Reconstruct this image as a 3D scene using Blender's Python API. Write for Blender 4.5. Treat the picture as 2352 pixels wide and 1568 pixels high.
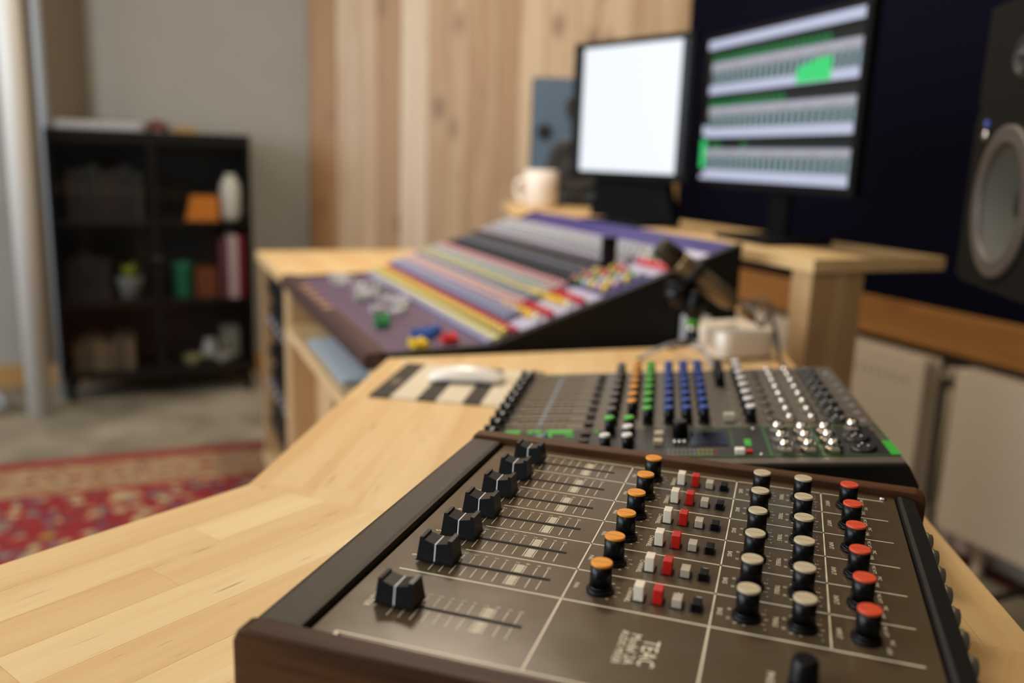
import bpy, bmesh, math, random
from mathutils import Vector, Matrix
random.seed(7)
PI = math.pi
rad = math.radians
S = bpy.context.scene
COL = S.collection
for o in list(bpy.data.objects):
    bpy.data.objects.remove(o)

# ------------------------------------------------------------------ camera, light, exposure
F_PX = 1985.0
def cam_axes(pitch, roll, yaw):
    cy, sy, cp, sp, cr, sr = math.cos(yaw), math.sin(yaw), math.cos(pitch), math.sin(pitch), math.cos(roll), math.sin(roll)
    f = Vector((sy*cp, cy*cp, -sp)); r = Vector((cy, -sy, 0)); d = f.cross(r)
    return cr*r + sr*d, -sr*r + cr*d, f
CR, CD, CF = cam_axes(0.208810789, -0.0347078483, -0.306488659)
cam_data = bpy.data.cameras.new('camera')
cam = bpy.data.objects.new('camera', cam_data); COL.objects.link(cam)
cam.matrix_world = Matrix(((CR.x, -CD.x, -CF.x, 0.1082), (CR.y, -CD.y, -CF.y, -0.4555),
                           (CR.z, -CD.z, -CF.z, 1.0876), (0, 0, 0, 1)))
cam_data.sensor_width = 36.0
cam_data.lens = F_PX/2352*36
cam_data.clip_start = 0.02
cam_data.dof.use_dof = True
cam_data.dof.focus_distance = 0.608
cam_data.dof.aperture_fstop = 2.9
S.camera = cam

S.view_settings.view_transform = 'Standard'
S.view_settings.look = 'None'
S.view_settings.gamma = 1
S.view_settings.use_curve_mapping = False
S.view_settings.exposure = 0.0

world = bpy.data.worlds.new('world'); S.world = world; world.use_nodes = True
wn = world.node_tree.nodes['Background']
wn.inputs[0].default_value = (0.72, 0.85, 1.0, 1); wn.inputs[1].default_value = 1.0

# room frame: E1 runs along the console front, E2 from the player to the back wall
ANG = rad(-49.5)
E1 = Vector((math.cos(ANG), math.sin(ANG), 0)); E2 = Vector((-math.sin(ANG), math.cos(ANG), 0))
def RW(a, b, z=0.0):
    return E1*a + E2*b + Vector((0, 0, z))

def area_light(name, loc, target, sx, sy, power, color, spread=PI):
    l = bpy.data.lights.new(name, 'AREA'); l.shape = 'RECTANGLE'; l.size = sx; l.size_y = sy
    l.energy = power; l.color = color; l.spread = spread
    o = bpy.data.objects.new(name, l); COL.objects.link(o); o.location = loc
    o.rotation_euler = (Vector(target) - Vector(loc)).to_track_quat('-Z', 'Y').to_euler()
    return o
# daylight entering by the window wall behind the player's seat
area_light('window_daylight', RW(-1.2, -2.95, 1.75), RW(-1.2, 0, 1.35), 3.4, 1.7, 105, (0.84, 0.92, 1.0))
# warm ceiling fittings (their housings are built further down)
LAMPS = [RW(-1.95, 0.55, 2.74), RW(-0.25, 0.75, 2.74), RW(0.9, -1.2, 2.74), RW(-2.2, -1.3, 2.74)]
LPOW = [38, 4, 5, 9]
for i, p in enumerate(LAMPS):
    area_light('ceiling_lamp_light', p + Vector((0, 0, -0.03)), p + Vector((0, 0, -2)) , 0.5, 0.5, LPOW[i], (1.0, 0.86, 0.68))

# ------------------------------------------------------------------ helpers
def lin(c):
    return tuple((x/255/12.92 if x/255 <= 0.04045 else ((x/255+0.055)/1.055)**2.4) for x in c) + (1,)

MATS = {}
def mat(name, rgb, rough=0.5, metal=0.0, emit=None, estr=1.0, coat=0.0, spec=0.5, bump=None, trans=0.0, alpha=1.0):
    if name in MATS: return MATS[name]
    m = bpy.data.materials.new(name); m.use_nodes = True; MATS[name] = m
    nt = m.node_tree; b = nt.nodes['Principled BSDF']
    b.inputs['Base Color'].default_value = lin(rgb); b.inputs['Roughness'].default_value = rough
    b.inputs['Metallic'].default_value = metal; b.inputs['Specular IOR Level'].default_value = spec
    b.inputs['Coat Weight'].default_value = coat; b.inputs['Transmission Weight'].default_value = trans
    if emit:
        b.inputs['Emission Color'].default_value = lin(emit); b.inputs['Emission Strength'].default_value = estr
    # faint procedural variation on every surface
    tc = nt.nodes.new('ShaderNodeTexCoord'); no = nt.nodes.new('ShaderNodeTexNoise')
    no.inputs['Scale'].default_value = (bump or (40, 0))[0]; no.inputs['Detail'].default_value = 3
    nt.links.new(tc.outputs['Object'], no.inputs['Vector'])
    if bump and bump[1]:
        bp = nt.nodes.new('ShaderNodeBump'); bp.inputs['Strength'].default_value = bump[1]
        bp.inputs['Distance'].default_value = bump[2] if len(bump) > 2 else 0.001
        nt.links.new(no.outputs['Fac'], bp.inputs['Height']); nt.links.new(bp.outputs['Normal'], b.inputs['Normal'])
    elif not emit:
        mr = nt.nodes.new('ShaderNodeMapRange'); mr.inputs['To Min'].default_value = max(0.02, rough-0.05); mr.inputs['To Max'].default_value = min(1, rough+0.05)
        nt.links.new(no.outputs['Fac'], mr.inputs['Value']); nt.links.new(mr.outputs[0], b.inputs['Roughness'])
    return m

def wood_mat(name, light, dark, scale=1.0, axis='X', rough=0.45, vary=0.35, knots=0.0, grain=9.0, coat=0.0, streak=0.0, knot_rgb=(110, 70, 40)):
    """procedural wood, grain along the object's local axis; each object gets its own tint and offset"""
    if name in MATS: return MATS[name]
    m = bpy.data.materials.new(name); m.use_nodes = True; MATS[name] = m
    nt = m.node_tree; N = nt.nodes; L = nt.links; b = N['Principled BSDF']
    b.inputs['Roughness'].default_value = rough; b.inputs['Coat Weight'].default_value = coat; b.inputs['Coat Roughness'].default_value = 0.3
    tc = N.new('ShaderNodeTexCoord'); oi = N.new('ShaderNodeObjectInfo')
    add = N.new('ShaderNodeVectorMath'); add.operation = 'MULTIPLY_ADD'
    comb = N.new('ShaderNodeCombineXYZ')
    for i in range(3): L.new(oi.outputs['Random'], comb.inputs[i])
    L.new(comb.outputs[0], add.inputs[0]); add.inputs[1].default_value = (13.7, 7.3, 5.1); L.new(tc.outputs['Object'], add.inputs[2])
    mp = N.new('ShaderNodeMapping'); s = [grain*scale]*3; s['XYZ'.index(axis)] = grain*scale*0.07
    mp.inputs['Scale'].default_value = s; L.new(add.outputs[0], mp.inputs['Vector'])
    n1 = N.new('ShaderNodeTexNoise'); n1.inputs['Scale'].default_value = 3.0; n1.inputs['Detail'].default_value = 6; n1.inputs['Roughness'].default_value = 0.6
    n1.inputs['Distortion'].default_value = 0.6; L.new(mp.outputs[0], n1.inputs['Vector'])
    fine = N.new('ShaderNodeTexNoise'); fine.inputs['Scale'].default_value = 22.0; fine.inputs['Detail'].default_value = 3; L.new(mp.outputs[0], fine.inputs['Vector'])
    mixf = N.new('ShaderNodeMath'); mixf.operation = 'MULTIPLY_ADD'; L.new(fine.outputs['Fac'], mixf.inputs[0]); mixf.inputs[1].default_value = 0.25
    L.new(n1.outputs['Fac'], mixf.inputs[2])
    rnd = N.new('ShaderNodeMath'); rnd.operation = 'MULTIPLY_ADD'; L.new(oi.outputs['Random'], rnd.inputs[0]); rnd.inputs[1].default_value = vary; L.new(mixf.outputs[0], rnd.inputs[2])
    ramp = N.new('ShaderNodeValToRGB'); e = ramp.color_ramp.elements
    e[0].position = 0.35; e[0].color = lin(light); e[1].position = 1.0+vary*0.45; e[1].color = lin(dark); L.new(rnd.outputs[0], ramp.inputs[0])
    out = ramp.outputs[0]
    if knots:
        mk = N.new('ShaderNodeMapping'); ks = [6.0]*3; ks['XYZ'.index(axis)] = 3.4; mk.inputs['Scale'].default_value = ks; L.new(add.outputs[0], mk.inputs['Vector'])
        vo = N.new('ShaderNodeTexVoronoi'); vo.inputs['Scale'].default_value = 1.0; L.new(mk.outputs[0], vo.inputs['Vector'])
        kr = N.new('ShaderNodeMapRange'); kr.inputs['From Min'].default_value = 0.05; kr.inputs['From Max'].default_value = 0.26
        kr.inputs['To Min'].default_value = knots; kr.inputs['To Max'].default_value = 0.0; L.new(vo.outputs['Distance'], kr.inputs['Value'])
        mx = N.new('ShaderNodeMix'); mx.data_type = 'RGBA'; L.new(kr.outputs[0], mx.inputs[0]); L.new(out, mx.inputs[6]); mx.inputs[7].default_value = lin(knot_rgb)
        out = mx.outputs[2]
    if streak:
        ms = N.new('ShaderNodeMapping'); ss = [150.0]*3; ss['XYZ'.index(axis)] = 13.0; ms.inputs['Scale'].default_value = ss; L.new(add.outputs[0], ms.inputs['Vector'])
        sn = N.new('ShaderNodeTexNoise'); sn.inputs['Scale'].default_value = 1.3; sn.inputs['Detail'].default_value = 1; L.new(ms.outputs[0], sn.inputs['Vector'])
        sr = N.new('ShaderNodeMapRange'); sr.inputs['From Min'].default_value = 0.72; sr.inputs['From Max'].default_value = 0.80; sr.inputs['To Min'].default_value = 0; sr.inputs['To Max'].default_value = streak
        L.new(sn.outputs['Fac'], sr.inputs['Value'])
        mx = N.new('ShaderNodeMix'); mx.data_type = 'RGBA'; L.new(sr.outputs[0], mx.inputs[0]); L.new(out, mx.inputs[6]); mx.inputs[7].default_value = lin((95, 62, 35))
        out = mx.outputs[2]
    L.new(out, b.inputs['Base Color'])
    bp = N.new('ShaderNodeBump'); bp.inputs['Strength'].default_value = 0.25; bp.inputs['Distance'].default_value = 0.0004
    L.new(fine.outputs['Fac'], bp.inputs['Height']); L.new(bp.outputs['Normal'], b.inputs['Normal'])
    return m

class MB:
    """collects shapes into one mesh"""
    def __init__(s): s.v = []; s.f = []; s.m = []; s.sm = []
    def add(s, vs, fs, mi=0, smooth=False, xf=None):
        o = len(s.v)
        s.v += [tuple(xf @ Vector(p)) if xf else tuple(p) for p in vs]
        for f in fs: s.f.append([o+i for i in f]); s.m.append(mi); s.sm.append(smooth)
        return s
    def box(s, x0, x1, y0, y1, z0, z1, mi=0, xf=None, ch=0.0):
        if ch > 0:
            bm = bmesh.new(); bmesh.ops.create_cube(bm, size=1)
            bmesh.ops.scale(bm, vec=(x1-x0, y1-y0, z1-z0), verts=bm.verts)
            bmesh.ops.translate(bm, vec=((x0+x1)/2, (y0+y1)/2, (z0+z1)/2), verts=bm.verts)
            bmesh.ops.bevel(bm, geom=list(bm.edges), offset=ch, segments=2, profile=0.6, affect='EDGES', clamp_overlap=True)
            bm.verts.index_update()
            s.add([v.co.copy() for v in bm.verts], [[v.index for v in f.verts] for f in bm.faces], mi, False, xf); bm.free(); return s
        vs = [(x, y, z) for z in (z0, z1) for y in (y0, y1) for x in (x0, x1)]
        return s.add(vs, [(0, 2, 3, 1), (4, 5, 7, 6), (0, 1, 5, 4), (2, 6, 7, 3), (0, 4, 6, 2), (1, 3, 7, 5)], mi, False, xf)
    def lathe(s, prof, n=24, mi=0, xf=None, smooth=True, flute=0.0):
        """prof: list of (r, z) bottom to top, closed with caps"""
        vs = []; fs = []
        for r, z in prof:
            for i in range(n):
                rr = r*(1 - (flute if i % 2 else 0)); a = 2*PI*i/n
                vs.append((rr*math.cos(a), rr*math.sin(a), z))
        for k in range(len(prof)-1):
            for i in range(n):
                j = (i+1) % n; fs.append((k*n+i, k*n+j, (k+1)*n+j, (k+1)*n+i))
        s.add(vs, fs, mi, smooth, xf)
        o = len(s.v) - len(vs)
        s.f.append([o+i for i in range(n)][::-1]); s.m.append(mi); s.sm.append(False)
        s.f.append([o+(len(prof)-1)*n+i for i in range(n)]); s.m.append(mi); s.sm.append(False)
        return s
    def cyl(s, p, q, r, n=16, mi=0, r2=None):
        p = Vector(p); q = Vector(q); d = q-p
        xf = Matrix.Translation(p) @ d.to_track_quat('Z', 'Y').to_matrix().to_4x4()
        return s.lathe([(r, 0), (r if r2 is None else r2, d.length)], n, mi, xf)
    def prism(s, poly, z0, z1, mi=0, xf=None):
        n = len(poly)
        vs = [(x, y, z0) for x, y in poly] + [(x, y, z1) for x, y in poly]
        ar = sum(poly[i][0]*poly[(i+1) % n][1]-poly[(i+1) % n][0]*poly[i][1] for i in range(n))
        fs = [list(range(n))[::-1], list(range(n, 2*n))] + [(i, (i+1) % n, n+(i+1) % n, n+i) for i in range(n)]
        if ar < 0: fs = [list(f)[::-1] for f in fs]
        return s.add(vs, fs, mi, False, xf)
    def prof_y(s, poly, y0, y1, mi=0, xf=None, smooth=False):
        """poly in (x,z) extruded along y"""
        X = Matrix(((1, 0, 0, 0), (0, 0, -1, 0), (0, 1, 0, 0), (0, 0, 0, 1)))
        return s.prism(poly, -y1, -y0, mi, (xf @ X) if xf else X)
    def tube(s, pts, r, n=8, mi=0):
        pts = [Vector(p) for p in pts]; vs = []; fs = []; up = Vector((0.01, 0.02, 1)).normalized()
        for k, p in enumerate(pts):
            d = (pts[min(k+1, len(pts)-1)] - pts[max(k-1, 0)]).normalized()
            a = d.cross(up); a = a.normalized() if a.length > 1e-4 else Vector((1, 0, 0)); c = d.cross(a)
            for i in range(n): t = 2*PI*i/n; vs.append(p + a*math.cos(t)*r + c*math.sin(t)*r)
        for k in range(len(pts)-1):
            for i in range(n):
                j = (i+1) % n; fs.append((k*n+i, k*n+j, (k+1)*n+j, (k+1)*n+i))
        fs.append(tuple(range(n))[::-1]); fs.append(tuple((len(pts)-1)*n+i for i in range(n)))
        return s.add(vs, fs, mi, True)
    def mesh(s, name, mats):
        me = bpy.data.meshes.new(name); me.from_pydata(s.v, [], s.f)
        for m in (mats if isinstance(mats, (list, tuple)) else [mats]): me.materials.append(m)
        me.polygons.foreach_set('material_index', s.m); me.polygons.foreach_set('use_smooth', s.sm)
        me.update(); return me
    def build(s, name, mats, parent=None, loc=None, rot=None, **props):
        return link(name, s.mesh(name, mats), parent, loc, rot, **props)

def link(name, me, parent=None, loc=None, rot=None, **props):
    o = bpy.data.objects.new(name, me); COL.objects.link(o)
    if parent: o.parent = parent
    if loc is not None: o.location = loc
    if rot is not None: o.rotation_euler = rot
    for k, v in props.items(): o[k] = v
    return o
def thing(name, label, cat, loc=(0, 0, 0), rz=0.0, group=None):
    o = bpy.data.objects.new(name, None); COL.objects.link(o); o.empty_display_size = 0.05
    o.location = loc; o.rotation_euler = (0, 0, rz); o['label'] = label; o['category'] = cat
    if group: o['group'] = group
    return o
def tag(o, label, cat, group=None):
    o['label'] = label; o['category'] = cat
    if group: o['group'] = group
    return o
def smooth_curve(pts, k=8):
    out = []; P = [Vector(p) for p in pts]; P = [2*P[0]-P[1]] + P + [2*P[-1]-P[-2]]
    for i in range(1, len(P)-2):
        for j in range(k):
            t = j/k; a, b, c, d = P[i-1:i+3]
            out.append(0.5*((2*b) + (c-a)*t + (2*a-5*b+4*c-d)*t*t + (-a+3*b-3*c+d)*t**3))
    out.append(P[-2]); return out

# text pieces -> joined flat mesh
def text_mesh(name, items, material, thick=0.0):
    """items: (string, x, y, z, size, angle). baseline centred at x,y"""
    uniq = sorted({i[0] for i in items}); objs = {}
    for t in uniq:
        c = bpy.data.curves.new('t', 'FONT'); c.body = t; c.align_x = 'CENTER'; c.align_y = 'CENTER'; c.size = 1; c.resolution_u = 2
        o = bpy.data.objects.new('t', c); COL.objects.link(o); objs[t] = o
    dg = bpy.context.evaluated_depsgraph_get(); dg.update(); cache = {}
    for t, o in objs.items():
        me = bpy.data.meshes.new_from_object(o.evaluated_get(dg))
        cache[t] = ([v.co.copy() for v in me.vertices], [list(p.vertices) for p in me.polygons]); bpy.data.meshes.remove(me)
    for o in objs.values():
        c = o.data; bpy.data.objects.remove(o); bpy.data.curves.remove(c)
    mb = MB()
    for t, x, y, z, size, ang in items:
        sx = size if isinstance(size, tuple) else (size, size)
        xf = Matrix.Translation((x, y, z)) @ Matrix.Rotation(ang, 4, 'Z') @ Matrix.Diagonal((sx[0], sx[1], 1, 1))
        vs, fs = cache[t]; mb.add(vs, fs, 0, False, xf)
    return mb

# ------------------------------------------------------------------ materials
birch = wood_mat('birch_stave', (240, 214, 164), (216, 176, 120), 1.0, 'X', 0.36, 0.32, streak=0.5)
birch_slab = mat('birch_glue_line', (176, 132, 82), 0.6)
pine_x = wood_mat('pine_edge', (228, 200, 152), (196, 156, 104), 0.8, 'X', 0.45, 0.15)
pine_z = wood_mat('pine_upright', (220, 190, 142), (176, 134, 88), 0.8, 'Z', 0.5, 0.2, knots=0.7)
plank_m = wood_mat('spruce_plank', (202, 178, 144), (158, 122, 82), 0.6, 'Z', 0.5, 0.6, knots=0.9, knot_rgb=(118, 82, 56))
oak_rail = wood_mat('oak_rail', (184, 132, 74), (144, 96, 48), 0.8, 'X', 0.45, 0.1, knots=0.35, knot_rgb=(120, 66, 28))
walnut = wood_mat('walnut_cheek', (104, 66, 36), (20, 13, 9), 1.5, 'X', 0.50, 0.05)
walnut.node_tree.nodes['Principled BSDF'].inputs['Specular IOR Level'].default_value = 0.2
cheek_m = wood_mat('mixer_armrest_wood', (84, 54, 52), (42, 27, 30), 1.5, 'X', 0.4, 0.1)
M_panel = mat('brown_grey_panel_paint', (86, 71, 51), 0.25, spec=0.8)
M_print = mat('cream_print', (244, 234, 208), 0.6)
M_ivory = mat('ivory_print_soft', (170, 158, 134), 0.6)
M_leather = mat('black_leatherette', (52, 41, 29), 0.42, spec=0.4, bump=(1500, 0.7, 0.0005))
M_black = mat("black_plastic", (8, 8, 10), 0.34, spec=0.28)
M_blackcap = mat('fader_black', (13, 13, 15), 0.34, spec=0.5)
M_blackmat = mat('black_matte', (14, 12, 11), 0.6, spec=0.3, bump=(500, 0.3, 0.0003))
M_hole = mat('slot_black', (6, 6, 6), 0.8)
M_cream = mat('cream_plastic', (200, 184, 152), 0.4)
M_white = mat('white_plastic', (244, 234, 212), 0.4)
M_red = mat('red_plastic', (198, 26, 20), 0.4)
M_redcap = mat('orange_red_plastic', (222, 82, 48), 0.38)
M_orange = mat('orange_plastic', (236, 152, 30), 0.38)
M_greyb = mat('grey_beige_plastic', (190, 178, 158), 0.45)
M_metal = mat('polished_metal', (210, 205, 198), 0.22, 1.0)
M_dkmetal = mat('dull_metal', (120, 116, 108), 0.4, 1.0)
M_line = mat('white_line', (222, 226, 226), 0.5)
M_grey_line = mat('pale_grey_plastic', (150, 150, 152), 0.5)

# ------------------------------------------------------------------ room
R0 = (0, 0, ANG)
def struct(name, mb, mats, parent=None, **p):
    o = mb.build(name, mats, parent, None, None if parent else R0, **p)
    if not parent: o['kind'] = 'structure'
    return o
def concrete():
    m = bpy.data.materials.new('worn_concrete'); m.use_nodes = True; nt = m.node_tree; N = nt.nodes; L = nt.links; b = N['Principled BSDF']
    tc = N.new('ShaderNodeTexCoord'); n = N.new('ShaderNodeTexNoise'); n.inputs['Scale'].default_value = 2.2; n.inputs['Detail'].default_value = 7; n.inputs['Roughness'].default_value = 0.6
    L.new(tc.outputs['Object'], n.inputs['Vector']); r = N.new('ShaderNodeValToRGB'); e = r.color_ramp.elements
    e[0].position = 0.35; e[0].color = lin((96, 88, 74)); e[1].position = 0.68; e[1].color = lin((160, 148, 128)); L.new(n.outputs['Fac'], r.inputs[0]); L.new(r.outputs[0], b.inputs['Base Color'])
    b.inputs['Roughness'].default_value = 0.6; return m
def plaster(name, c1, c2):
    m = bpy.data.materials.new(name); m.use_nodes = True; nt = m.node_tree; N = nt.nodes; L = nt.links; b = N['Principled BSDF']
    tc = N.new('ShaderNodeTexCoord'); n = N.new('ShaderNodeTexNoise'); n.inputs['Scale'].default_value = 1.4; n.inputs['Detail'].default_value = 5
    L.new(tc.outputs['Object'], n.inputs['Vector']); r = N.new('ShaderNodeValToRGB'); e = r.color_ramp.elements
    e[0].position = 0.3; e[0].color = lin(c1); e[1].position = 0.7; e[1].color = lin(c2); L.new(n.outputs['Fac'], r.inputs[0]); L.new(r.outputs[0], b.inputs['Base Color'])
    b.inputs['Roughness'].default_value = 0.85
    f = N.new('ShaderNodeTexNoise'); f.inputs['Scale'].default_value = 90; L.new(tc.outputs['Object'], f.inputs['Vector'])
    bp = N.new('ShaderNodeBump'); bp.inputs['Strength'].default_value = 0.2; bp.inputs['Distance'].default_value = 0.002; L.new(f.outputs['Fac'], bp.inputs['Height']); L.new(bp.outputs['Normal'], b.inputs['Normal'])
    return m
wall_m = plaster('grey_plaster', (146, 144, 138), (158, 155, 147))
ceil_m = plaster('white_ceiling', (205, 200, 190), (215, 210, 200))
AL, AR, BF, BB, HC = -3.95, 3.2, -3.1, 1.94, 2.8
struct('floor', MB().box(AL, AR, BF, BB, -0.1, 0), concrete())
struct('ceiling', MB().box(AL-0.1, AR+0.1, BF-0.1, BB+0.1, HC, HC+0.1), ceil_m)
struct('wall_left', MB().box(AL-0.1, AL, BF-0.1, BB+0.1, -0.1, HC), wall_m)
struct('wall_back', MB().box(AL, AR, BB, BB+0.1, -0.1, HC), wall_m)
struct('wall_right', MB().box(AR, AR+0.1, BF-0.1, BB+0.1, -0.1, HC), wall_m)
w = MB(); w.box(AL, AR, BF-0.1, BF, -0.1, 0.85); w.box(AL, AR, BF-0.1, BF, 2.62, HC); w.box(AL, -3.0, BF-0.1, BF, 0.85, 2.62); w.box(0.6, AR, BF-0.1, BF, 0.85, 2.62)
struct('wall_front', w, wall_m)
w = MB()
for a0 in (-3.0, -1.83, -0.66, 0.56): w.box(a0, a0+0.045, BF-0.08, BF-0.03, 0.85, 2.62)
w.box(-3.0, 0.6, BF-0.08, BF-0.03, 0.85, 0.9); w.box(-3.0, 0.6, BF-0.08, BF-0.03, 2.57, 2.62)
win = struct('window_1', w, mat('white_window_paint', (230, 230, 226), 0.5))

# left-hand details: brown board, skirting
struct('trim_1', MB().box(AL, AL+0.025, -0.72, -0.43, 0.10, HC), mat('brown_board', (86, 68, 44), 0.7))
struct('baseboard_left', MB().box(AL, AL+0.02, -2.9, 0.5, 0, 0.10, ch=0.003), mat('oak_skirting', (170, 130, 78), 0.5))
struct('baseboard_back', MB().box(-2.75, AR, BB-0.02, BB, 0, 0.10, ch=0.003), mat('white_skirting', (224, 220, 212), 0.5))
struct('trim_2', MB().box(-2.72, AR, BB-0.06, BB-0.022, 0, 0.014), mat('dark_red_floor_strip', (96, 34, 34), 0.6))

# timber-clad corner panel (diagonal), each plank a part
P0 = Vector((-3.93, 0.54)); P1 = Vector((-2.79, 1.895)); dv = (P1-P0); WL = dv.length; dv.normalize()
pa = math.atan2(dv.y, dv.x)
clad = thing('timber_wall_panel', 'tall wall panel of upright knotty pale timber planks across the room corner', 'wall panel', RW(P0.x, P0.y, 0), ANG+pa)
clad['kind'] = 'structure'
MB().box(0, WL, 0.002, 0.05, 0.02, 2.62).build('backing_board', mat('timber_backing', (120, 88, 58), 0.7), clad)
x = 0.0; k = 0
edge_m = wood_mat('orange_edge_plank', (172, 132, 88), (142, 100, 58), 0.6, 'Z', 0.5, 0.1, knots=0.4)
plank_l = wood_mat('spruce_plank_light', (208, 190, 164), (176, 146, 112), 0.6, 'Z', 0.45, 0.4, knots=0.6, knot_rgb=(128, 96, 72))
widths = [0.14]
while sum(widths) < WL-0.02: widths.append(random.choice((0.095, 0.12, 0.14)))
widths[-1] -= sum(widths)-WL
for wd in widths:
    dz = random.uniform(0, 0.0015)
    MB().box(0.0012, wd-0.0012, -0.02-dz-(0.004 if k == 0 else 0), 0.002, 0.02, 2.62, ch=0.0008).build('plank', edge_m if k == 0 else (plank_l if k in (1, 2, 4) else plank_m), clad, (x, 0, 0))
    x += wd; k += 1

# back wall: navy fabric absorber, oak rail, radiators, pipe
nav = MB().box(-2.775, 2.6, BB-0.055, BB-0.005, 0.705, 2.62, ch=0.006)
o = nav.build('acoustic_panel', mat('navy_fabric', (10, 11, 26), 0.95, bump=(1500, 0.6, 0.0008), spec=0.05), None, None, R0)
tag(o, 'large dark navy fabric acoustic panel covering the back wall above the rail', 'acoustic panel'); o['kind'] = 'structure'
struct('trim_3', MB().box(-2.775, 2.6, BB-0.075, BB-0.003, 0.588, 0.703, ch=0.004), oak_rail)
M_rad = mat('radiator_enamel', (226, 214, 196), 0.45)
def radiator(a0, a1, label):
    r = thing('radiator', label, 'radiator', RW(a0, BB-0.11, 0), ANG, 'white panel radiators on the back wall')
    W = a1-a0
    MB().box(0, W, -0.012, 0.0, 0.10, 0.555, ch=0.004).build('front_panel', M_rad, r)
    MB().box(0, W, 0.05, 0.06, 0.10, 0.555, ch=0.003).build('rear_panel', M_rad, r)
    g = MB(); n = int(W/0.022)
    g.box(0, W, -0.012, 0.002, 0.5551, 0.5625); g.box(0, W, 0.048, 0.062, 0.5551, 0.5625)
    for i in range(n): g.box(i*W/n, i*W/n+0.009, 0.002, 0.048, 0.5551, 0.5625)
    g.build('top_grille', M_rad, r, kind='stuff')
    f = MB()
    for i in range(int(W/0.03)): f.box(0.01+i*0.03, 0.022+i*0.03, 0.001, 0.049, 0.12, 0.545)
    f.build('convector_fin', M_rad, r, kind='stuff')
    s = MB()
    for i in range(int((W-0.06)/0.03)): s.box(0.03+i*0.03, 0.042+i*0.03, -0.0126, -0.0119, 0.478, 0.50)
    if a0 < -2: s.build('vent_slot', mat('slot_shade', (186, 174, 154), 0.7), r, kind='stuff')
    for xx in (0.12, W-0.12):
        MB().box(xx-0.015, xx+0.015, 0.061, 0.1, 0.42, 0.47).build('bracket', M_rad, r)
        MB().box(xx-0.012, xx+0.012, 0.02, 0.04, 0.0, 0.10).build('foot', M_rad, r)
    return r
radiator(-2.55, -1.345, 'white panel radiator on the left of the pipe, beside the shelf post')
radiator(-1.240, 0.2, 'white panel radiator on the right of the pipe, below the big loudspeaker')
o = MB()
o.cyl((0, 0, 0), (0, 0, 0.545), 0.011, 14)
o.cyl((0, 0, 0.52), (-0.03, 0, 0.52), 0.009, 12); o.cyl((0, 0, 0.14), (0.03, 0, 0.14), 0.009, 12)
o.cyl((0, 0, 0.50), (0, 0, 0.55), 0.017, 14)
o = o.build('radiator_pipe', mat('pipe_grey_paint', (150, 140, 118), 0.5), None, RW(-1.292, BB-0.07, 0), R0)
tag(o, 'thin upright pipe with a valve between the two white radiators', 'pipe')

# ceiling fittings
for i, p in enumerate(LAMPS):
    f = thing('ceiling_lamp', ['square ceiling light above the large mixer', 'square ceiling light above the end of the monitor shelf', 'square ceiling light at the right behind the desk', 'square ceiling light above the rug near the window'][i], 'ceiling lamp', (p.x, p.y, 2.74), 0, 'ceiling lamps')
    hb = MB(); hb.box(-0.28, 0.28, -0.28, 0.28, 0.0, 0.0595); hb.build('housing', M_white, f)
    MB().box(-0.25, 0.25, -0.25, 0.25, -0.02, -0.0005).build('diffuser', mat('lamp_diffuser', (255, 225, 180), 0.5, emit=(255, 214, 160), estr=2.0), f)

# pipes on the left
for (b_, r_, lab, nm, rgb) in ((-0.660, 0.045, 'wide pale painted pipe rising from the floor at the far left', 'wall_pipe', (214, 214, 208)),
                      (-0.59, 0.020, 'slim grey-blue pipe beside the black bookcase, right of the wide pale pipe', 'wall_pipe', (150, 156, 160))):
    aa = -3.446 if r_ > 0.03 else -3.70
    o = MB(); o.lathe([(r_, 0), (r_, HC-0.002)], 28)
    o = o.build(nm, mat('pipe_paint_%d' % int(r_*1000), rgb, 0.4), None, RW(aa, b_, 0)); tag(o, lab, 'pipe')
o = MB().tube(smooth_curve([RW(-3.55, -1.1, 0.03), RW(-3.4, -0.86, 0.035), RW(-3.5, -0.80, 0.03), RW(-3.6, -0.84, 0.05), RW(-3.5, -0.9, 0.03), RW(-3.35, -0.95, 0.02), RW(-3.3, -1.3, 0.02)]), 0.014, 8).build('cable_coil', mat('pale_cable', (150, 155, 162), 0.5))
tag(o, 'pale grey cable lying on the floor left of the wide pipe', 'cable')

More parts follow.
